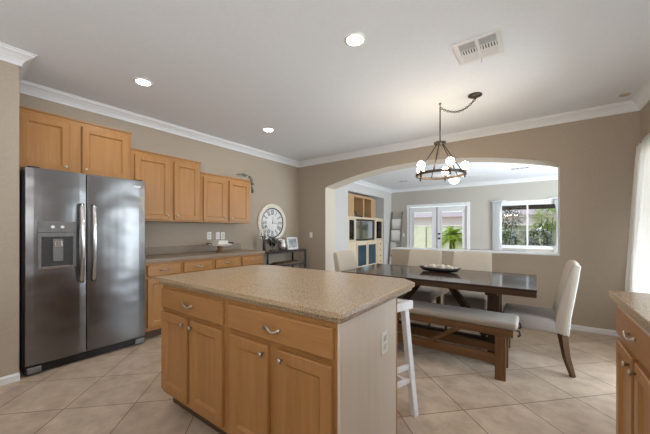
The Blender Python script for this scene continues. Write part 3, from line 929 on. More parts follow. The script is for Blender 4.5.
# ------------------------------------------------------------------ ceiling fittings
def downlight(x, y, label):
    t = thing('recessed_light', label, 'ceiling light', (x, y, H), 0, 'recessed downlights in the kitchen ceiling')
    b = BM(); lathe(b, [(.062, -.001), (.082, -.001), (.082, -.005), (.062, -.010), (.062, -.001)], (x, y, H), 32); obj('trim_ring', b, 'plastic', t, smooth=True)
    b = BM(); lathe(b, [(.0605, -.001), (.0605, -.006), (.05, -.0065), (.0001, -.0066)], (x, y, H), 32); obj('lens', b, 'downlight', t)
downlight(-3.13, 1.275, 'glowing recessed light above the refrigerator, leftmost in the photo')
downlight(-1.115, 1.945, 'glowing recessed light above the island, the largest in the photo')
downlight(-3.135, 2.945, 'glowing recessed light near the wall clock, the lowest in the photo')

def vent(name, label, x0, x1, y0, y1, group, detail=True):
    t = thing(name, label, 'air vent', ((x0 + x1) / 2, (y0 + y1) / 2, H), 0, group)
    z = H - .0005
    f = .035 if detail else .02
    b = BM()
    box(b, x0, x1, y0, y0 + f, z - .01, z); box(b, x0, x1, y1 - f, y1, z - .01, z); box(b, x0, x0 + f, y0 + f + .0002, y1 - f - .0002, z - .01, z); box(b, x1 - f, x1, y0 + f + .0002, y1 - f - .0002, z - .01, z)
    xm_ = (x0 + x1) / 2
    box(b, xm_ - .012, xm_ + .012, y0 + f + .0002, y1 - f - .0002, z - .009, z)
    obj('frame', b, 'vent', t, bevel=.002)
    b = BM(); box(b, x0 + f, x1 - f, y0 + f, y1 - f, z - .0015, z); obj('duct', b, 'ventdark', t)
    iy0, iy1 = y0 + f, y1 - f
    L_ = iy1 - iy0
    for (a, c) in ((x0 + f, xm_ - .012), (xm_ + .012, x1 - f)):
        b = BM()
        if detail:
            for k in range(6):      # open slats at one end, closed slats at the other, cross fins between
                y = iy0 + .006 + k * .06 * L_
                box(b, a, c, y - .0012, y + .0012, z - .0092, z - .003)
                y = iy1 - .36 * L_ + k * .06 * L_
                b.faces.new([b.verts.new(p) for p in ((a, y - .004, z - .004), (c, y - .004, z - .004), (c, y + .012, z - .0092), (a, y + .012, z - .0092))])
            for k in range(6):
                x = a + (k + .5) * (c - a) / 6
                box(b, x - .005, x + .005, iy0 + .38 * L_, iy0 + .62 * L_, z - .009, z - .002)
            box(b, a, c, iy0 + .365 * L_, iy0 + .38 * L_, z - .009, z - .002); box(b, a, c, iy0 + .62 * L_, iy0 + .635 * L_, z - .009, z - .002)
        else:
            for k in range(2):
                y = iy0 + (k + .5) * L_ / 2
                box(b, a, c, y - .0015, y + .0015, z - .006, z - .004)
            x = a + (c - a) * .5
            box(b, x - .008, x + .008, iy0, iy1, z - .007, z - .0062)
        obj('louvre', b, 'vent', t)
    if detail:
        b = BM(); tube(b, [(xm_, y1 - .02, z - .01), (xm_, y1 - .02, z - .045)], .004, 6); obj('damper_lever', b, 'vent', t)
    return t
vent('ceiling_vent', 'large white square air vent in the kitchen ceiling by the chandelier', -.525, -.195, 2.445, 2.79, 'ceiling vents')
vent('ceiling_vent', 'small ceiling vent beyond the arch, left of the chandelier', -3.3, -3.0, 8.27, 8.47, 'far ceiling vents', False)
vent('ceiling_vent', 'small ceiling vent beyond the arch, above the far window', -.46, -.08, 8.12, 8.32, 'far ceiling vents', False)
b = BM(); lathe(b, [(.0001, -.012), (.03, -.011), (.045, -.006), (.048, -.0005)], (.80, 4.44, H), 20)
tag(obj('ceiling_sprinkler', b, 'fitting', smooth=True), 'small tan round fitting on the ceiling near the right corner', 'ceiling fitting')

# ------------------------------------------------------------------ clock
ck = thing('wall_clock', 'large round cream rimmed wall clock with roman numerals', 'clock', (XL + .0005, 4.0, 1.425))
cy_, cz = 3.98, 1.39
b = BM(); lathe(b, [(.275, .0), (.37, .0), (.37, .022), (.35, .034), (.31, .034), (.29, .024), (.275, .018), (.275, 0)], (XL + .001, cy_, cz), 56, 'x'); obj('rim', b, 'clock_rim', ck, smooth=True)
b = BM(); lathe(b, [(.274, .001), (.274, .012), (.0001, .012)], (XL + .001, cy_, cz), 56, 'x'); obj('face', b, 'clock_face', ck)
b = BM(); lathe(b, [(.270, .0185), (.287, .0255), (.289, .027), (.284, .0285), (.270, .0215), (.270, .0185)], (XL + .001, cy_, cz), 56, 'x'); obj('inner_ring', b, 'black', ck)
num = ['XII', 'I', 'II', 'III', 'IIII', 'V', 'VI', 'VII', 'VIII', 'IX', 'X', 'XI']
def numeral(s, ang):
    """strokes in a local (u,v) frame, v pointing outwards; face seen from +X: right = +Y"""
    b = BM(); h, sw = .088, .006
    wid = {'I': .018, 'V': .045, 'X': .042}
    tot = sum(wid[c] for c in s); u = -tot / 2
    segs = []
    for c in s:
        w_ = wid[c]; m_ = u + w_ / 2
        if c == 'I': segs.append(((m_, -h / 2), (m_, h / 2), sw * 1.2))
        elif c == 'V': segs += [((m_ - w_ * .42, h / 2), (m_, -h / 2), sw * 1.3), ((m_ + w_ * .42, h / 2), (m_, -h / 2), sw * .8)]
        else: segs += [((m_ - w_ * .42, h / 2), (m_ + w_ * .42, -h / 2), sw * 1.3), ((m_ + w_ * .42, h / 2), (m_ - w_ * .42, -h / 2), sw * .8)]
        u += w_
    segs += [((-tot / 2, h / 2), (tot / 2, h / 2), .005), ((-tot / 2, -h / 2), (tot / 2, -h / 2), .005)]
    co, si = math.cos(ang), math.sin(ang)
    r0 = .205
    for (a, c, w_) in segs:
        P = []
        for (uu, vv) in (a, c):
            rad = r0 + vv
            # outward dir (sin, cos) in (Y,Z); tangent (cos,-sin)
            P.append(Vector((XL + .0145, cy_ + rad * si + uu * co, cz + rad * co - uu * si)))
        bar(b, P[0], P[1], .0025, w_, up=(0, 0, 1) if abs((P[1] - P[0]).normalized().z) < .9 else (0, 1, 0))
    return b
for i, s in enumerate(num):
    obj('numeral', numeral(s, i * PI / 6), 'black', ck)
for ln, ang, w_ in ((.12, math.radians(8), .014), (.17, math.radians(100), .010)):
    b = BM(); d = Vector((0, math.sin(ang), math.cos(ang)))
    c0 = Vector((XL + .018, cy_, cz)); s_ = Vector((0, math.cos(ang), -math.sin(ang)))
    q = [c0 - d * .03, c0 + s_ * w_ / 2, c0 + d * ln, c0 - s_ * w_ / 2]
    A = [b.verts.new(p) for p in q]; B = [b.verts.new(p + Vector((.002, 0, 0))) for p in q]
    b.faces.new(A); b.faces.new(B[::-1])
    for k in range(4): b.faces.new((A[k], B[k], B[(k + 1) % 4], A[(k + 1) % 4]))
    obj('hand', b, 'black', ck)

# ------------------------------------------------------------------ console table and what stands on it
ct = thing('console_table', 'narrow black metal console table below the wall clock', 'table', (-3.93, 4.03, 0))
cx0, cx1, cy0, cy1, ctz = XL + .02, -3.75, 3.46, 4.56, .872
b = BM(); box(b, cx0, cx1, cy0, cy1, ctz - .028, ctz); obj('tabletop', b, 'walnut', ct, bevel=.003)
b = BM(); box(b, cx0 + .03, cx1 - .03, 3.95, cy1 - .031, .60, .625); obj('shelf', b, 'rustic', ct, bevel=.003)
for x in (cx0 + .015, cx1 - .015):
    for y in (cy0 + .06, cy1 - .015):
        b = BM(); box(b, x - .0125, x + .0125, y - .0125, y + .0125, 0, ctz - .0285); obj('leg', b, 'black', ct)
b = BM()
for x in (cx0 + .015, cx1 - .015):
    box(b, x - .01, x + .01, cy0 + .075, cy1 - .03, .57, .5995)
    box(b, x - .01, x + .01, cy0 + .075, cy1 - .03, ctz - .05, ctz - .029)
obj('rail', b, 'black', ct)
z0 = ctz + .0005
# framed picture
pf = thing('picture_frame', 'white framed grey picture leaning at the right end of the console table', 'picture frame', (-3.96, 4.38, z0))
def leanbox(bm, x, y0, y1, za, zb, t):
    lean = .18
    prism(bm, [(x - za * lean, z0 + za), (x - za * lean + t, z0 + za), (x - zb * lean + t, z0 + zb), (x - zb * lean, z0 + zb)], y0, y1, 'y')
b = BM(); X0 = -3.93
leanbox(b, X0, 4.20, 4.225, 0, .23, .018); leanbox(b, X0, 4.475, 4.50, 0, .23, .018); leanbox(b, X0, 4.2252, 4.4748, 0, .025, .018); leanbox(b, X0, 4.2252, 4.4748, .205, .23, .018)
obj('frame', b, 'white', pf)
b = BM(); leanbox(b, X0 + .003, 4.225, 4.475, .025, .205, .006); obj('print', b, 'photo', pf)
# tin pitcher
pt = thing('pitcher', 'small tin pitcher between the picture frame and the flowers', 'pitcher', (-3.93, 4.05, z0))
b = BM(); lathe(b, [(.055, 0), (.07, .01), (.078, .07), (.068, .14), (.052, .175), (.06, .20), (.055, .20), (.047, .175), (.0001, .02)], (-3.93, 4.05, z0), 20); obj('body', b, 'tin', pt, smooth=True)
b = BM(); tube(b, [(-3.93, 4.05 + .05, z0 + .18), (-3.93, 4.05 + .12, z0 + .17), (-3.93, 4.05 + .135, z0 + .11), (-3.93, 4.05 + .07, z0 + .05)], .008, 8); obj('handle', b, 'tin', pt, smooth=True)
b = BM(); prism(b, [(3.93, z0 + .20), (3.985, z0 + .14), (3.995, z0 + .2)], -3.945, -3.915, 'x'); obj('spout', b, 'tin', pt)
b = BM(); tube(b, [(-3.93, 3.99, z0 + .2), (-3.93, 4.0, z0 + .25), (-3.93, 4.05, z0 + .27), (-3.93, 4.1, z0 + .25), (-3.93, 4.11, z0 + .2)], .006, 8); obj('bail', b, 'tin', pt, smooth=True)
# glass goblet with greenery
gv = thing('flower_vase', 'clear footed glass vase of dark greenery in front of the clock', 'vase', (-3.86, 3.72, z0))
b = BM(); lathe(b, [(.05, 0), (.05, .006), (.012, .014), (.01, .05), (.03, .065), (.055, .10), (.06, .14), (.057, .14), (.05, .10), (.0001, .07)], (-3.86, 3.72, z0), 24); obj('glass', b, 'vase_glass', gv, smooth=True)
b = BM()
for i in range(150):
    a = random.uniform(0, 2 * PI); e = random.uniform(-.1, 1.2); r = random.uniform(.0, .12)
    p = Vector((-3.86 + r * math.cos(a), 3.72 + r * math.sin(a) * 1.2, z0 + .13 + random.uniform(0, .12) * (1 - r / .2)))
    leaf(b, p, (math.cos(a), math.sin(a), math.tan(min(e, 1.2)) * .6), random.uniform(.05, .09), .03)
obj('foliage', b, 'leaf_dark', gv)
b = BM()
for i in range(7):
    a = i * .9; tube(b, [(-3.86, 3.72, z0 + .075), (-3.86 + .06 * math.cos(a), 3.72 + .06 * math.sin(a), z0 + .17)], .003, 5)
obj('stems', b, 'twig', gv)
# tall vase with white blossoms
bv = thing('flower_vase', 'tall dark vase with white blossom twigs at the left end of the console', 'vase', (-3.86, 3.53, z0))
b = BM(); lathe(b, [(.03, 0), (.036, .01), (.034, .12), (.024, .19), (.027, .205), (.022, .205), (.018, .19), (.0001, .03)], (-3.86, 3.53, z0), 18); obj('vase_body', b, 'bezel', bv, smooth=True)
b = BM(); fl = BM()
for i in range(9):
    a = random.uniform(0, 2 * PI); hgt = random.uniform(.2, .44); sp = random.uniform(.02, .10)
    P = [Vector((-3.86, 3.53, z0 + .10))]
    for k in range(1, 6):
        t = k / 5; P.append(Vector((-3.86 + sp * math.cos(a) * t ** 1.5, 3.53 + sp * math.sin(a) * t ** 1.5, z0 + .10 + hgt * t)))
    tube(b, P, .0025, 5)
    for k in range(9):
        t = random.uniform(.45, 1); p = P[0].lerp(P[-1], t) + Vector((random.uniform(-.025, .025), random.uniform(-.025, .025), random.uniform(-.02, .02)))
        if random.random() < .45: ball(fl, p, random.uniform(.010, .018), 7, 5)
        else: leaf(b, p, (random.uniform(-1, 1), random.uniform(-1, 1), .3), .05, .025)
obj('twigs', b, 'leaf_dark', bv); obj('blossom', fl, 'petal', bv, smooth=True)

# ------------------------------------------------------------------ on the left counter
cs = thing('cake_stand', 'brown turned cake stand with a pale top on the left counter', 'cake stand', (-3.80, 2.60, .9155))
b = BM(); lathe(b, [(.075, 0), (.075, .012), (.05, .025), (.032, .045), (.036, .075), (.055, .092), (.055, .098)], (-3.80, 2.60, .9155), 24); obj('pedestal', b, 'pedestal', cs, smooth=True)
b = BM(); lathe(b, [(.0001, .0985), (.16, .0985), (.175, .108), (.175, .122), (.165, .122), (.0001, .118)], (-3.80, 2.60, .9155), 36); obj('plate', b, 'galv', cs, smooth=True)
b = BM()
for y in (2.44, 2.76):
    tube(b, [(-3.80 - .05, y, 1.03), (-3.80 - .05, y + (.03 if y > 2.6 else -.03), 1.055), (-3.80 + .05, y + (.03 if y > 2.6 else -.03), 1.055), (-3.80 + .05, y, 1.03)], .007, 7)
obj('handle', b, 'bezel', cs, smooth=True)
b = BM()
for k in range(3):
    box(b, -3.87 + .004 * k, -3.73 - .005 * k, 2.52 + .006 * k, 2.70 - .004 * k, 1.0385 + k * .0175, 1.0555 + k * .0175)
tag(obj('folded_towel', b, 'towel', bevel=.007, seg=3), 'folded white towel lying on the cake stand', 'towel')

# leafy trinket on the last wall cabinet
gr = thing('garland', 'silvery leafy garland trailing over the end of the lowest wall cabinet', 'garland', (-3.86, 3.08, 2.065))
b = BM()
pth = [Vector((-3.87, 2.95, 2.13)), Vector((-3.86, 3.03, 2.15)), Vector((-3.85, 3.11, 2.15)), Vector((-3.845, 3.19, 2.12)), Vector((-3.84, 3.225, 2.03)), Vector((-3.84, 3.225, 1.93)), Vector((-3.84, 3.23, 1.87))]
tube(b, pth, .006, 6); obj('vine', b, 'twig', gr, smooth=True)
for nm, mt_, cnt, seg0, seg1 in (('silver_leaves', 'leaf_grey', 110, 0, 3.6), ('dark_leaves', 'leaf_dark', 40, 2.0, 5.9)):
    b = BM()
    for i in range(cnt):
        t = random.uniform(seg0, seg1); k = int(t); p = pth[k].lerp(pth[k + 1], t - k)
        leaf(b, p, (random.uniform(-.3, 1), random.uniform(-.6, .9) if k < 3 else random.uniform(.05, .5), random.uniform(-.5, .7)), random.uniform(.035, .065), .024)
    obj(nm, b, mt_, gr)

# ------------------------------------------------------------------ right hand curtain
cu = thing('curtain', 'long white curtain hanging at the right edge of the photo', 'curtain', (.9, 4.0, 0))
b = BM()
nu, nv = 90, 14
g_ = []
for i in range(nu + 1):
    u = i / nu
    row = []
    for j in range(nv + 1):
        v = j / nv                      # 0 top
        z = 2.13 - v * 2.11
        flare = v ** .8
        y = 4.44 + .035 * flare - u * (.80 - .0 * flare)
        amp = .022 + .02 * flare
        x = .915 - .055 * flare - amp * (1 + math.sin(u * 2 * PI * 7 + .6 * math.sin(v * 3))) * .9 + .006 * math.sin(u * 31 + v * 5)
        row.append(b.verts.new((x, y, z)))
    g_.append(row)
for i in range(nu):
    for j in range(nv):
        b.faces.new((g_[i][j], g_[i + 1][j], g_[i + 1][j + 1], g_[i][j + 1]))
o = obj('drape', b, 'curtain', cu, smooth=True)
md = o.modifiers.new('thick', 'SOLIDIFY'); md.thickness = .004
b = BM(); tube(b, [(.92, 4.34, 2.165), (.92, 2.2, 2.165)], .012, 10); 
for k in range(10): 
    y = 4.32 - k * .1
    tube(b, [(.92 + .02 * math.cos(q), y, 2.165 + .022 * math.sin(q) - .004) for q in [2 * PI * i / 12 for i in range(13)]], .0025, 6, cap=False)
obj('curtain_rod', b, 'trim', cu, smooth=True)
for y in (4.2, 2.4):
    b = BM(); tube(b, [(.92, y, 2.165), (XR - .0005, y, 2.165)], .008, 8); obj('bracket', b, 'trim', cu)

# ------------------------------------------------------------------ family room: media cabinet in the niche
mc = thing('media_cabinet', 'pale wooden media cabinet with open top shelves built into the far niche', 'cabinet', (-4.5, 8.1, 0))
NX = FXL - .02          # front plane
def frontbox(bm, y0, y1, z0_, z1_, x0=None, x1=None):
    box(bm, x0 if x0 is not None else -4.84, x1 if x1 is not None else NX, y0, y1, z0_, z1_)
b = BM(); frontbox(b, 6.96, 9.28, .05, .93); frontbox(b, 6.98, 9.26, 0, .0495, None, NX - .06)
obj('base_unit', b, 'cream_wood', mc, bevel=.003)
b = BM()
frontbox(b, 6.96, 7.0, .9305, 1.585); frontbox(b, 7.36, 7.42, .9305, 1.585); frontbox(b, 8.67, 8.74, .9305, 1.585); frontbox(b, 9.24, 9.28, .9305, 1.585)
frontbox(b, 6.96, 9.28, 1.5855, 1.645); frontbox(b, 7.001, 9.239, .9305, 1.585, -4.84, -4.62)
obj('middle_unit', b, 'cream_wood', mc, bevel=.003)
b = BM()
frontbox(b, 6.97, 7.30, 1.6455, 2.29); frontbox(b, 7.86, 7.93, 1.6455, 2.22); frontbox(b, 8.48, 8.80, 1.6455, 2.26, None, NX - .05); frontbox(b, 7.3005, 8.4795, 2.22, 2.29); frontbox(b, 7.301, 8.479, 1.6455, 2.22, -4.84, -4.62)
obj('top_shelf', b, 'oak', mc, bevel=.003)
for y0, y1, n_ in ((7.0005, 7.3595, 3), (8.7405, 9.2395, 4)):
    b = BM()
    for k in range(n_ - 1):
        z_ = .93 + (k + 1) * .655 / n_
        frontbox(b, y0, y1, z_ - .014, z_ + .014, -4.62, NX - .03)
    obj('glass_shelf', b, 'cream_wood', mc)
    b = BM(); f_ = .035
    frontbox(b, y0, y0 + f_, .94, 1.58, NX - .025, NX - .001); frontbox(b, y1 - f_, y1, .94, 1.58, NX - .025, NX - .001); frontbox(b, y0 + f_, y1 - f_, .94, .975, NX - .025, NX - .001); frontbox(b, y0 + f_, y1 - f_, 1.545, 1.58, NX - .025, NX - .001)
    cd = obj('cabinet_door', b, 'cream_wood', mc)
    b = BM(); frontbox(b, y0 + f_, y1 - f_, .975, 1.545, NX - .015, NX - .011); obj('glass_pane', b, 'glass', cd)
for y0, y1 in ((7.45, 8.08), (8.12, 8.74)):
    b = BM(); f_ = .05
    frontbox(b, y0, y0 + f_, .12, .87, NX + .0005, NX + .02); frontbox(b, y1 - f_, y1, .12, .87, NX + .0005, NX + .02); frontbox(b, y0 + f_, y1 - f_, .12, .18, NX + .0005, NX + .02); frontbox(b, y0 + f_, y1 - f_, .80, .87, NX + .0005, NX + .02)
    cd = obj('base_door', b, 'cream_wood', mc)
    b = BM(); frontbox(b, y0 + f_, y1 - f_, .18, .80, NX + .0005, NX + .010); obj('smoked_panel', b, 'bluedoor', cd, label='dark blue grey panel')
for k in range(4):
    b = BM(); z_ = .12 + k * .195; frontbox(b, 8.79, 9.25, z_, z_ + .175, NX + .0005, NX + .018); dr_ = obj('drawer', b, 'cream_wood', mc, bevel=.004)
    b = BM(); ball(b, (NX + .03, 9.02, z_ + .09), .018, 8, 6); obj('knob', b, 'bezel', dr_, smooth=True)
# television
tv = thing('television', 'glossy television with a dark surround inside the media cabinet', 'television', (-4.4, 8.045, .9465))
b = BM(); ty0, ty1, tz0, tz1 = 7.44, 8.65, .945, 1.575; TXF = NX - .03; q_ = .04
box(b, TXF - .05, TXF, ty0, ty0 + q_, tz0, tz1); box(b, TXF - .05, TXF, ty1 - q_, ty1, tz0, tz1); box(b, TXF - .05, TXF, ty0 + q_, ty1 - q_, tz0, tz0 + q_); box(b, TXF - .05, TXF, ty0 + q_, ty1 - q_, tz1 - q_, tz1)
obj('bezel', b, 'bezel', tv)
b = BM(); box(b, TXF - .06, TXF - .02, ty0 + q_, ty1 - q_, tz0 + q_, tz1 - q_); obj('screen', b, 'mirror', tv)
b = BM(); box(b, TXF - .2, TXF + .0, 7.8, 8.24, .9308, .9448); obj('stand', b, 'bezel', tv)
for y, w_ in ((7.71, 'left'), (8.32, 'right')):
    d_ = thing('potted_plant', 'dark leafy potted plant in the %s cubby of the media cabinet' % w_, 'plant', (-4.46, y, 1.646))
    b = BM(); lathe(b, [(.06, 0), (.08, .10), (.085, .13), (.07, .13), (.0001, .1)], (-4.46, y, 1.646), 14); obj('pot', b, 'pot', d_, smooth=True)
    b = BM()
    for i in range(70):
        a = random.uniform(0, 2 * PI); leaf(b, (-4.46, y, 1.76), (math.cos(a) * .8, math.sin(a), random.uniform(.3, 3)), random.uniform(.07, .115), .05, .1)
    obj('foliage', b, 'leaf_dark', d_)
b = BM(); box(b, NX - .10, NX - .02, 7.32, 7.84, 1.6458, 1.69); 
tag(obj('soundbar', b, 'bezel', bevel=.01), 'black bar lying on the media cabinet above the television', 'speaker')

# ladder with blankets against the far wall
ld = thing('blanket_ladder', 'weathered wooden ladder leaning on the far wall with white blankets', 'ladder', (-3.97, FY - .2, 0))
def lp(x, z):
    return Vector((x, FY - .36 + .325 * z / 1.9, z))
for x in (-4.15, -3.77):
    b = BM(); bar(b, lp(x, 0.0), lp(x, 1.90), .035, .06, up=(0, 1, 0)); obj('rail', b, 'ladder', ld)
RUNG = (.35, .80, 1.22, 1.62)
for z in RUNG:
    b = BM(); tube(b, [lp(-4.14, z), lp(-3.78, z)], .016, 8); obj('rung', b, 'ladder', ld)
for z, ln, mt_, x0, x1, lb in ((1.62, .33, 'towel', -4.125, -3.80, 'white blanket on the top rung of the leaning ladder'), (1.22, .34, 'towel', -4.125, -3.82, 'white blanket on the middle rung of the leaning ladder'),
                       (.80, .4, 'blanket_grey', -4.125, -3.93, 'pale grey blanket on the lowest draped rung of the leaning ladder')):
    b = BM(); n = 14; rows = []
    c = lp(0, z)
    for i in range(n + 1):
        x = x0 + (x1 - x0) * i / n; wv = .008 * math.sin(i * 1.9)
        row = [(x, c.y - .034 + wv, z - ln), (x, c.y - .034 + wv, z - ln * .5), (x, c.y - .03, z - .02), (x, c.y - .02, z + .014), (x, c.y, z + .022), (x, c.y + .022, z + .012), (x, c.y + .03, z - .03), (x, c.y + .03 + wv * .3, z - ln * .35)]
        rows.append([b.verts.new(p) for p in row])
    for A, B in zip(rows, rows[1:]):
        for k in range(7): b.faces.new((A[k], B[k], B[k + 1], A[k + 1]))
    o = obj('blanket', b, mt_, smooth=True); md = o.modifiers.new('thick', 'SOLIDIFY'); md.thickness = .006; md.offset = 1
    tag(o, lb, 'blanket', 'blankets on the ladder')

# far window curtains
for x0, x1, lb in ((-1.0, -.74, 'white sheer curtain at the left of the far window'), (.42, .74, 'white sheer curtain at the right of the far window')):
    t = thing('sheer_curtain', lb, 'curtain', ((x0 + x1) / 2, FY - .07, .25), 0, 'sheer curtains at the far window')
    b = BM(); nu, nv = 40, 8; g_ = []
    for i in range(nu + 1):
        row = []
        for j in range(nv + 1):
            u, v = i / nu, j / nv
            pin = 1 - .35 * math.sin(PI * min(1, v * 1.2)) 
            xx = (x0 + (x1 - x0) * u * pin) if x0 < 0 else (x1 - (x1 - x0) * (1 - u) * pin)
            row.append(b.verts.new((xx, FY - .075 + .018 * math.sin(u * 2 * PI * 6), 2.09 - v * 1.75)))
        g_.append(row)
    for i in range(nu):
        for j in range(nv): b.faces.new((g_[i][j], g_[i + 1][j], g_[i + 1][j + 1], g_[i][j + 1]))
    o = obj('cloth', b, 'sheer', t, smooth=True); md = o.modifiers.new('thick', 'SOLIDIFY'); md.thickness = .002
    b = BM(); tube(b, [(x0 - .03 if x0 < 0 else x0 - .1, FY - .075, 2.105), (x1 + .1 if x0 < 0 else x1 + .03, FY - .075, 2.105)], .011, 8)
    tube(b, [((x0 if x0 < 0 else x1), FY - .075, 2.105), ((x0 if x0 < 0 else x1), FY - .001, 2.105)], .007, 8); obj('rod', b, 'white', t)

# recliner whose back shows over the half wall
rc = thing('armchair', 'dark leather armchair back just showing over the half wall below the far window', 'armchair', (-.48, 5.65, 0))
b = BM(); box(b, -.9, -.06, 5.17, 5.42, .12, .927); obj('backrest', b, 'leather', rc, bevel=.05, seg=4, smooth=True)
b = BM(); box(b, -.72, -.24, 5.425, 6.05, .12, .45); obj('seat', b, 'leather', rc, bevel=.05, seg=4, smooth=True)
for x0, x1 in ((-.9, -.725), (-.235, -.06)):
    b = BM(); box(b, x0, x1, 5.425, 6.05, .12, .62); obj('arm', b, 'leather', rc, bevel=.05, seg=4, smooth=True)
for x in (-.86, -.1):
    for y in (5.22, 6.0):
        b = BM(); box(b, x - .025, x + .025, y - .025, y + .025, 0, .1195); obj('foot', b, 'black', rc)

# ceiling fan
fx, fy = -1.53, 7.35
fn = thing('ceiling_fan', 'white ceiling fan with a lit bowl beyond the arch', 'ceiling fan', (fx, fy, H))
b = BM(); lathe(b, [(.065, -.0005), (.06, -.05), (.02, -.06)], (fx, fy, H), 20); obj('canopy', b, 'white', fn, smooth=True)
b = BM(); tube(b, [(fx, fy, H - .06), (fx, fy, H - .12)], .012, 8); obj('downrod', b, 'white', fn)
b = BM(); lathe(b, [(.02, -.115), (.09, -.125), (.105, -.17), (.10, -.215), (.06, -.235), (.06, -.25), (.0001, -.25)], (fx, fy, H), 24); obj('motor', b, 'white', fn, smooth=True)
b = BM(); lathe(b, [(.055, -.2505), (.105, -.26), (.11, -.285), (.085, -.335), (.04, -.36), (.0001, -.367)], (fx, fy, H), 24); obj('light_bowl', b, 'fanlight', fn, smooth=True)
for k in range(5):
    a = k * 2 * PI / 5 + .30; b = BM()
    R_ = Matrix.Rotation(a, 3, 'Z')
    A = []
    for (x, y, z) in ((.16, -.05, 0), (.6, -.07, 0), (.64, -.03, .0), (.64, .03, .006), (.6, .07, .012), (.16, .05, .010)):
        A.append(R_ @ Vector((x, y, z)) + Vector((fx, fy, H - .20)))
    lo = [b.verts.new(p) for p in A]; hi = [b.verts.new(p + Vector((0, 0, .007))) for p in A]
    b.faces.new(lo[::-1]); b.faces.new(hi)
    for i in range(6): b.faces.new((lo[i], lo[(i + 1) % 6], hi[(i + 1) % 6], hi[i]))
    bl = obj('blade', b, 'white', fn)
    b = BM(); bar(b, R_ @ Vector((.09, 0, 0)) + Vector((fx, fy, H - .19)), R_ @ Vector((.2, 0, 0)) + Vector((fx, fy, H - .204)), .03, .006); obj('blade_iron', b, 'white', bl)

# ------------------------------------------------------------------ outside
b = BM(); box(b, -40, 40, FY + .16, 60, -.15, -.05); struct('yard_ground', b, 'ground')
b = BM(); box(b, -14, 8, 15.0, 15.2, -.049, 1.42); box(b, -14, 8, 14.97, 15.23, 1.4205, 1.47)
for k in range(8): box(b, -12.6 + k * 2.6, -12.25 + k * 2.6, 14.93, 14.9695, -.049, 1.42)
tag(obj('block_fence', b, 'fence', bevel=.01), 'sunlit pale green block fence across the back yard', 'fence')
hs = thing('neighbour_house', 'pale stucco house with a pinkish roof beyond the yard fence', 'house', (-10, 32, 0))
b = BM(); box(b, -30, 6, 30, 40, -.049, 2.55); obj('wall', b, 'house', hs)
b = BM(); prism(b, [(29.3, 2.551), (40.7, 2.551), (35, 3.35)], -30.6, 6.6, 'x'); obj('roof', b, 'roof', hs)
for x in (-24.0, 5.0):
    b = BM(); box(b, x - .6, x + .6, 29.95, 29.999, 1.0, 2.1); obj('house_window', b, 'bluedoor', hs)
pc = thing('patio_cover', 'brown timber patio beam seen at the top of the far window', 'patio cover', (0, 13, 0))
b = BM(); box(b, -1.5, 3.2, 12.9, 13.05, 2.02, 2.25); obj('beam', b, 'beam', pc)
b = BM(); box(b, -1.5, 3.2, 11.0, 13.3, 2.2505, 2.33); obj('roof', b, 'beam', pc)
for x in (-1.42, 3.0):
    b = BM(); box(b, x - .07, x + .07, 12.92, 13.03, -.049, 2.0195); obj('post', b, 'beam', pc)
# palm
pl = thing('palm', 'bright green spiky palm seen through the right french door', 'plant', (-2.75, 12.9, -.05))
b = BM(); lathe(b, [(.16, 0), (.13, .35), (.11, .93), (.0001, .97)], (-2.75, 12.9, -.05), 12); obj('trunk', b, 'twig', pl)
b = BM()
for i in range(64):
    a = i * 2.4; el = random.uniform(-.55, 1.35); Lf = random.uniform(.75, .95)
    P = []
    d = Vector((math.cos(a) * math.cos(el), math.sin(a) * math.cos(el), math.sin(el)))
    for k in range(9):
        t = k / 8; P.append(Vector((-2.75, 12.9, .95)) + d * Lf * t + Vector((0, 0, -.45 * t * t)))
    for k in range(1, 9):
        dd = (P[k] - P[k - 1]).normalized(); sd = dd.cross(Vector((0, 0, 1))).normalized()
        for s in (-1, 1):
            for q in (0, .5):
                p = P[k - 1].lerp(P[k], q)
                leaf(b, p, dd * .6 + sd * s + Vector((0, 0, .25)), .26 * (1 - .5 * k / 9), .045, .15)
    tube(b, P, .008, 4)
obj('fronds', b, 'palm', pl)
b = BM()
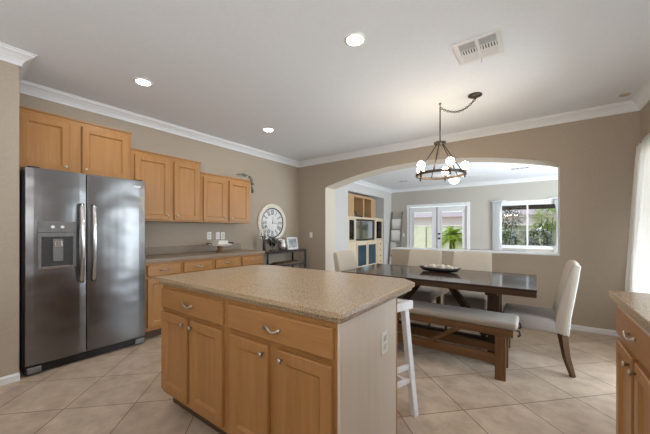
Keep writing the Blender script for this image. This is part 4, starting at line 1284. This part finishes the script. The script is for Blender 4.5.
for i in range(160):
    a = random.uniform(0, 2 * PI); r = random.uniform(0, .32)
    leaf(b, (-2.62 + r * math.cos(a), 11.4 + r * math.sin(a), -.05 + random.uniform(0, .55)), (math.cos(a), math.sin(a), .7), .14, .05)
tag(obj('shrub', b, 'leaf_dark'), 'low dark shrub in front of the bright palm', 'plant')

def bush(label, x, y, z, rx, ry, rz, n, mt_, flowers=0, trunk=False, group=None):
    t = thing('flowering_shrub' if flowers else 'garden_tree', label, 'plant', (x, y, -.05), 0, group)
    b = BM()
    for i in range(n):
        v = Vector((random.gauss(0, 1), random.gauss(0, 1), random.gauss(0, 1))).normalized() * random.uniform(.4, 1) ** .6
        p = Vector((x + v.x * rx, y + v.y * ry, z + v.z * rz))
        leaf(b, p, (v.x + random.uniform(-.5, .5), v.y + random.uniform(-.5, .5), v.z + random.uniform(-.3, .6)), random.uniform(.08, .16), .055)
    obj('foliage', b, mt_, t)
    if flowers:
        b = BM()
        for i in range(flowers):
            a = random.uniform(0, 2 * PI); e = random.uniform(-.5, 1.2)
            p = Vector((x + rx * math.cos(a) * math.cos(e), y + ry * math.sin(a) * math.cos(e) - .03, z + rz * math.sin(e)))
            for k in range(3): ball(b, p + Vector([random.uniform(-.04, .04) for _ in range(3)]), .021, 6, 4)
        obj('flowers', b, 'petal', t, smooth=True)
    b = BM()
    for k in range(4):
        tube(b, [(x + .03 * math.cos(k * 1.6), y + .03 * math.sin(k * 1.6), -.05), (x + rx * .4 * math.cos(k * 1.6), y + ry * .4 * math.sin(k * 1.6), z)], [.022, .012] if trunk else [.016, .01], 5)
    obj('stems', b, 'twig', t)
bush('white flowering shrub low in the left half of the far window', -.72, 11.6, .78, .34, .35, .42, 520, 'shrub', 60)
bush('white flowering shrub low in the right half of the far window', .12, 11.6, .86, .34, .35, .45, 520, 'shrub', 60)
bush('loose tree with pale flowers high in the left half of the far window', -.95, 14.2, 1.75, .65, .4, .42, 520, 'leaf', 60, True)
bush('sunny green tree top high in the middle of the far window', .42, 14.2, 1.75, .45, .4, .58, 900, 'palm', 0, True)
b = BM(); box(b, .9, 5.5, 17, 20, -.049, 2.3)
tag(obj('garden_shed', b, 'roof'), 'pinkish building at the upper right of the far window', 'building')
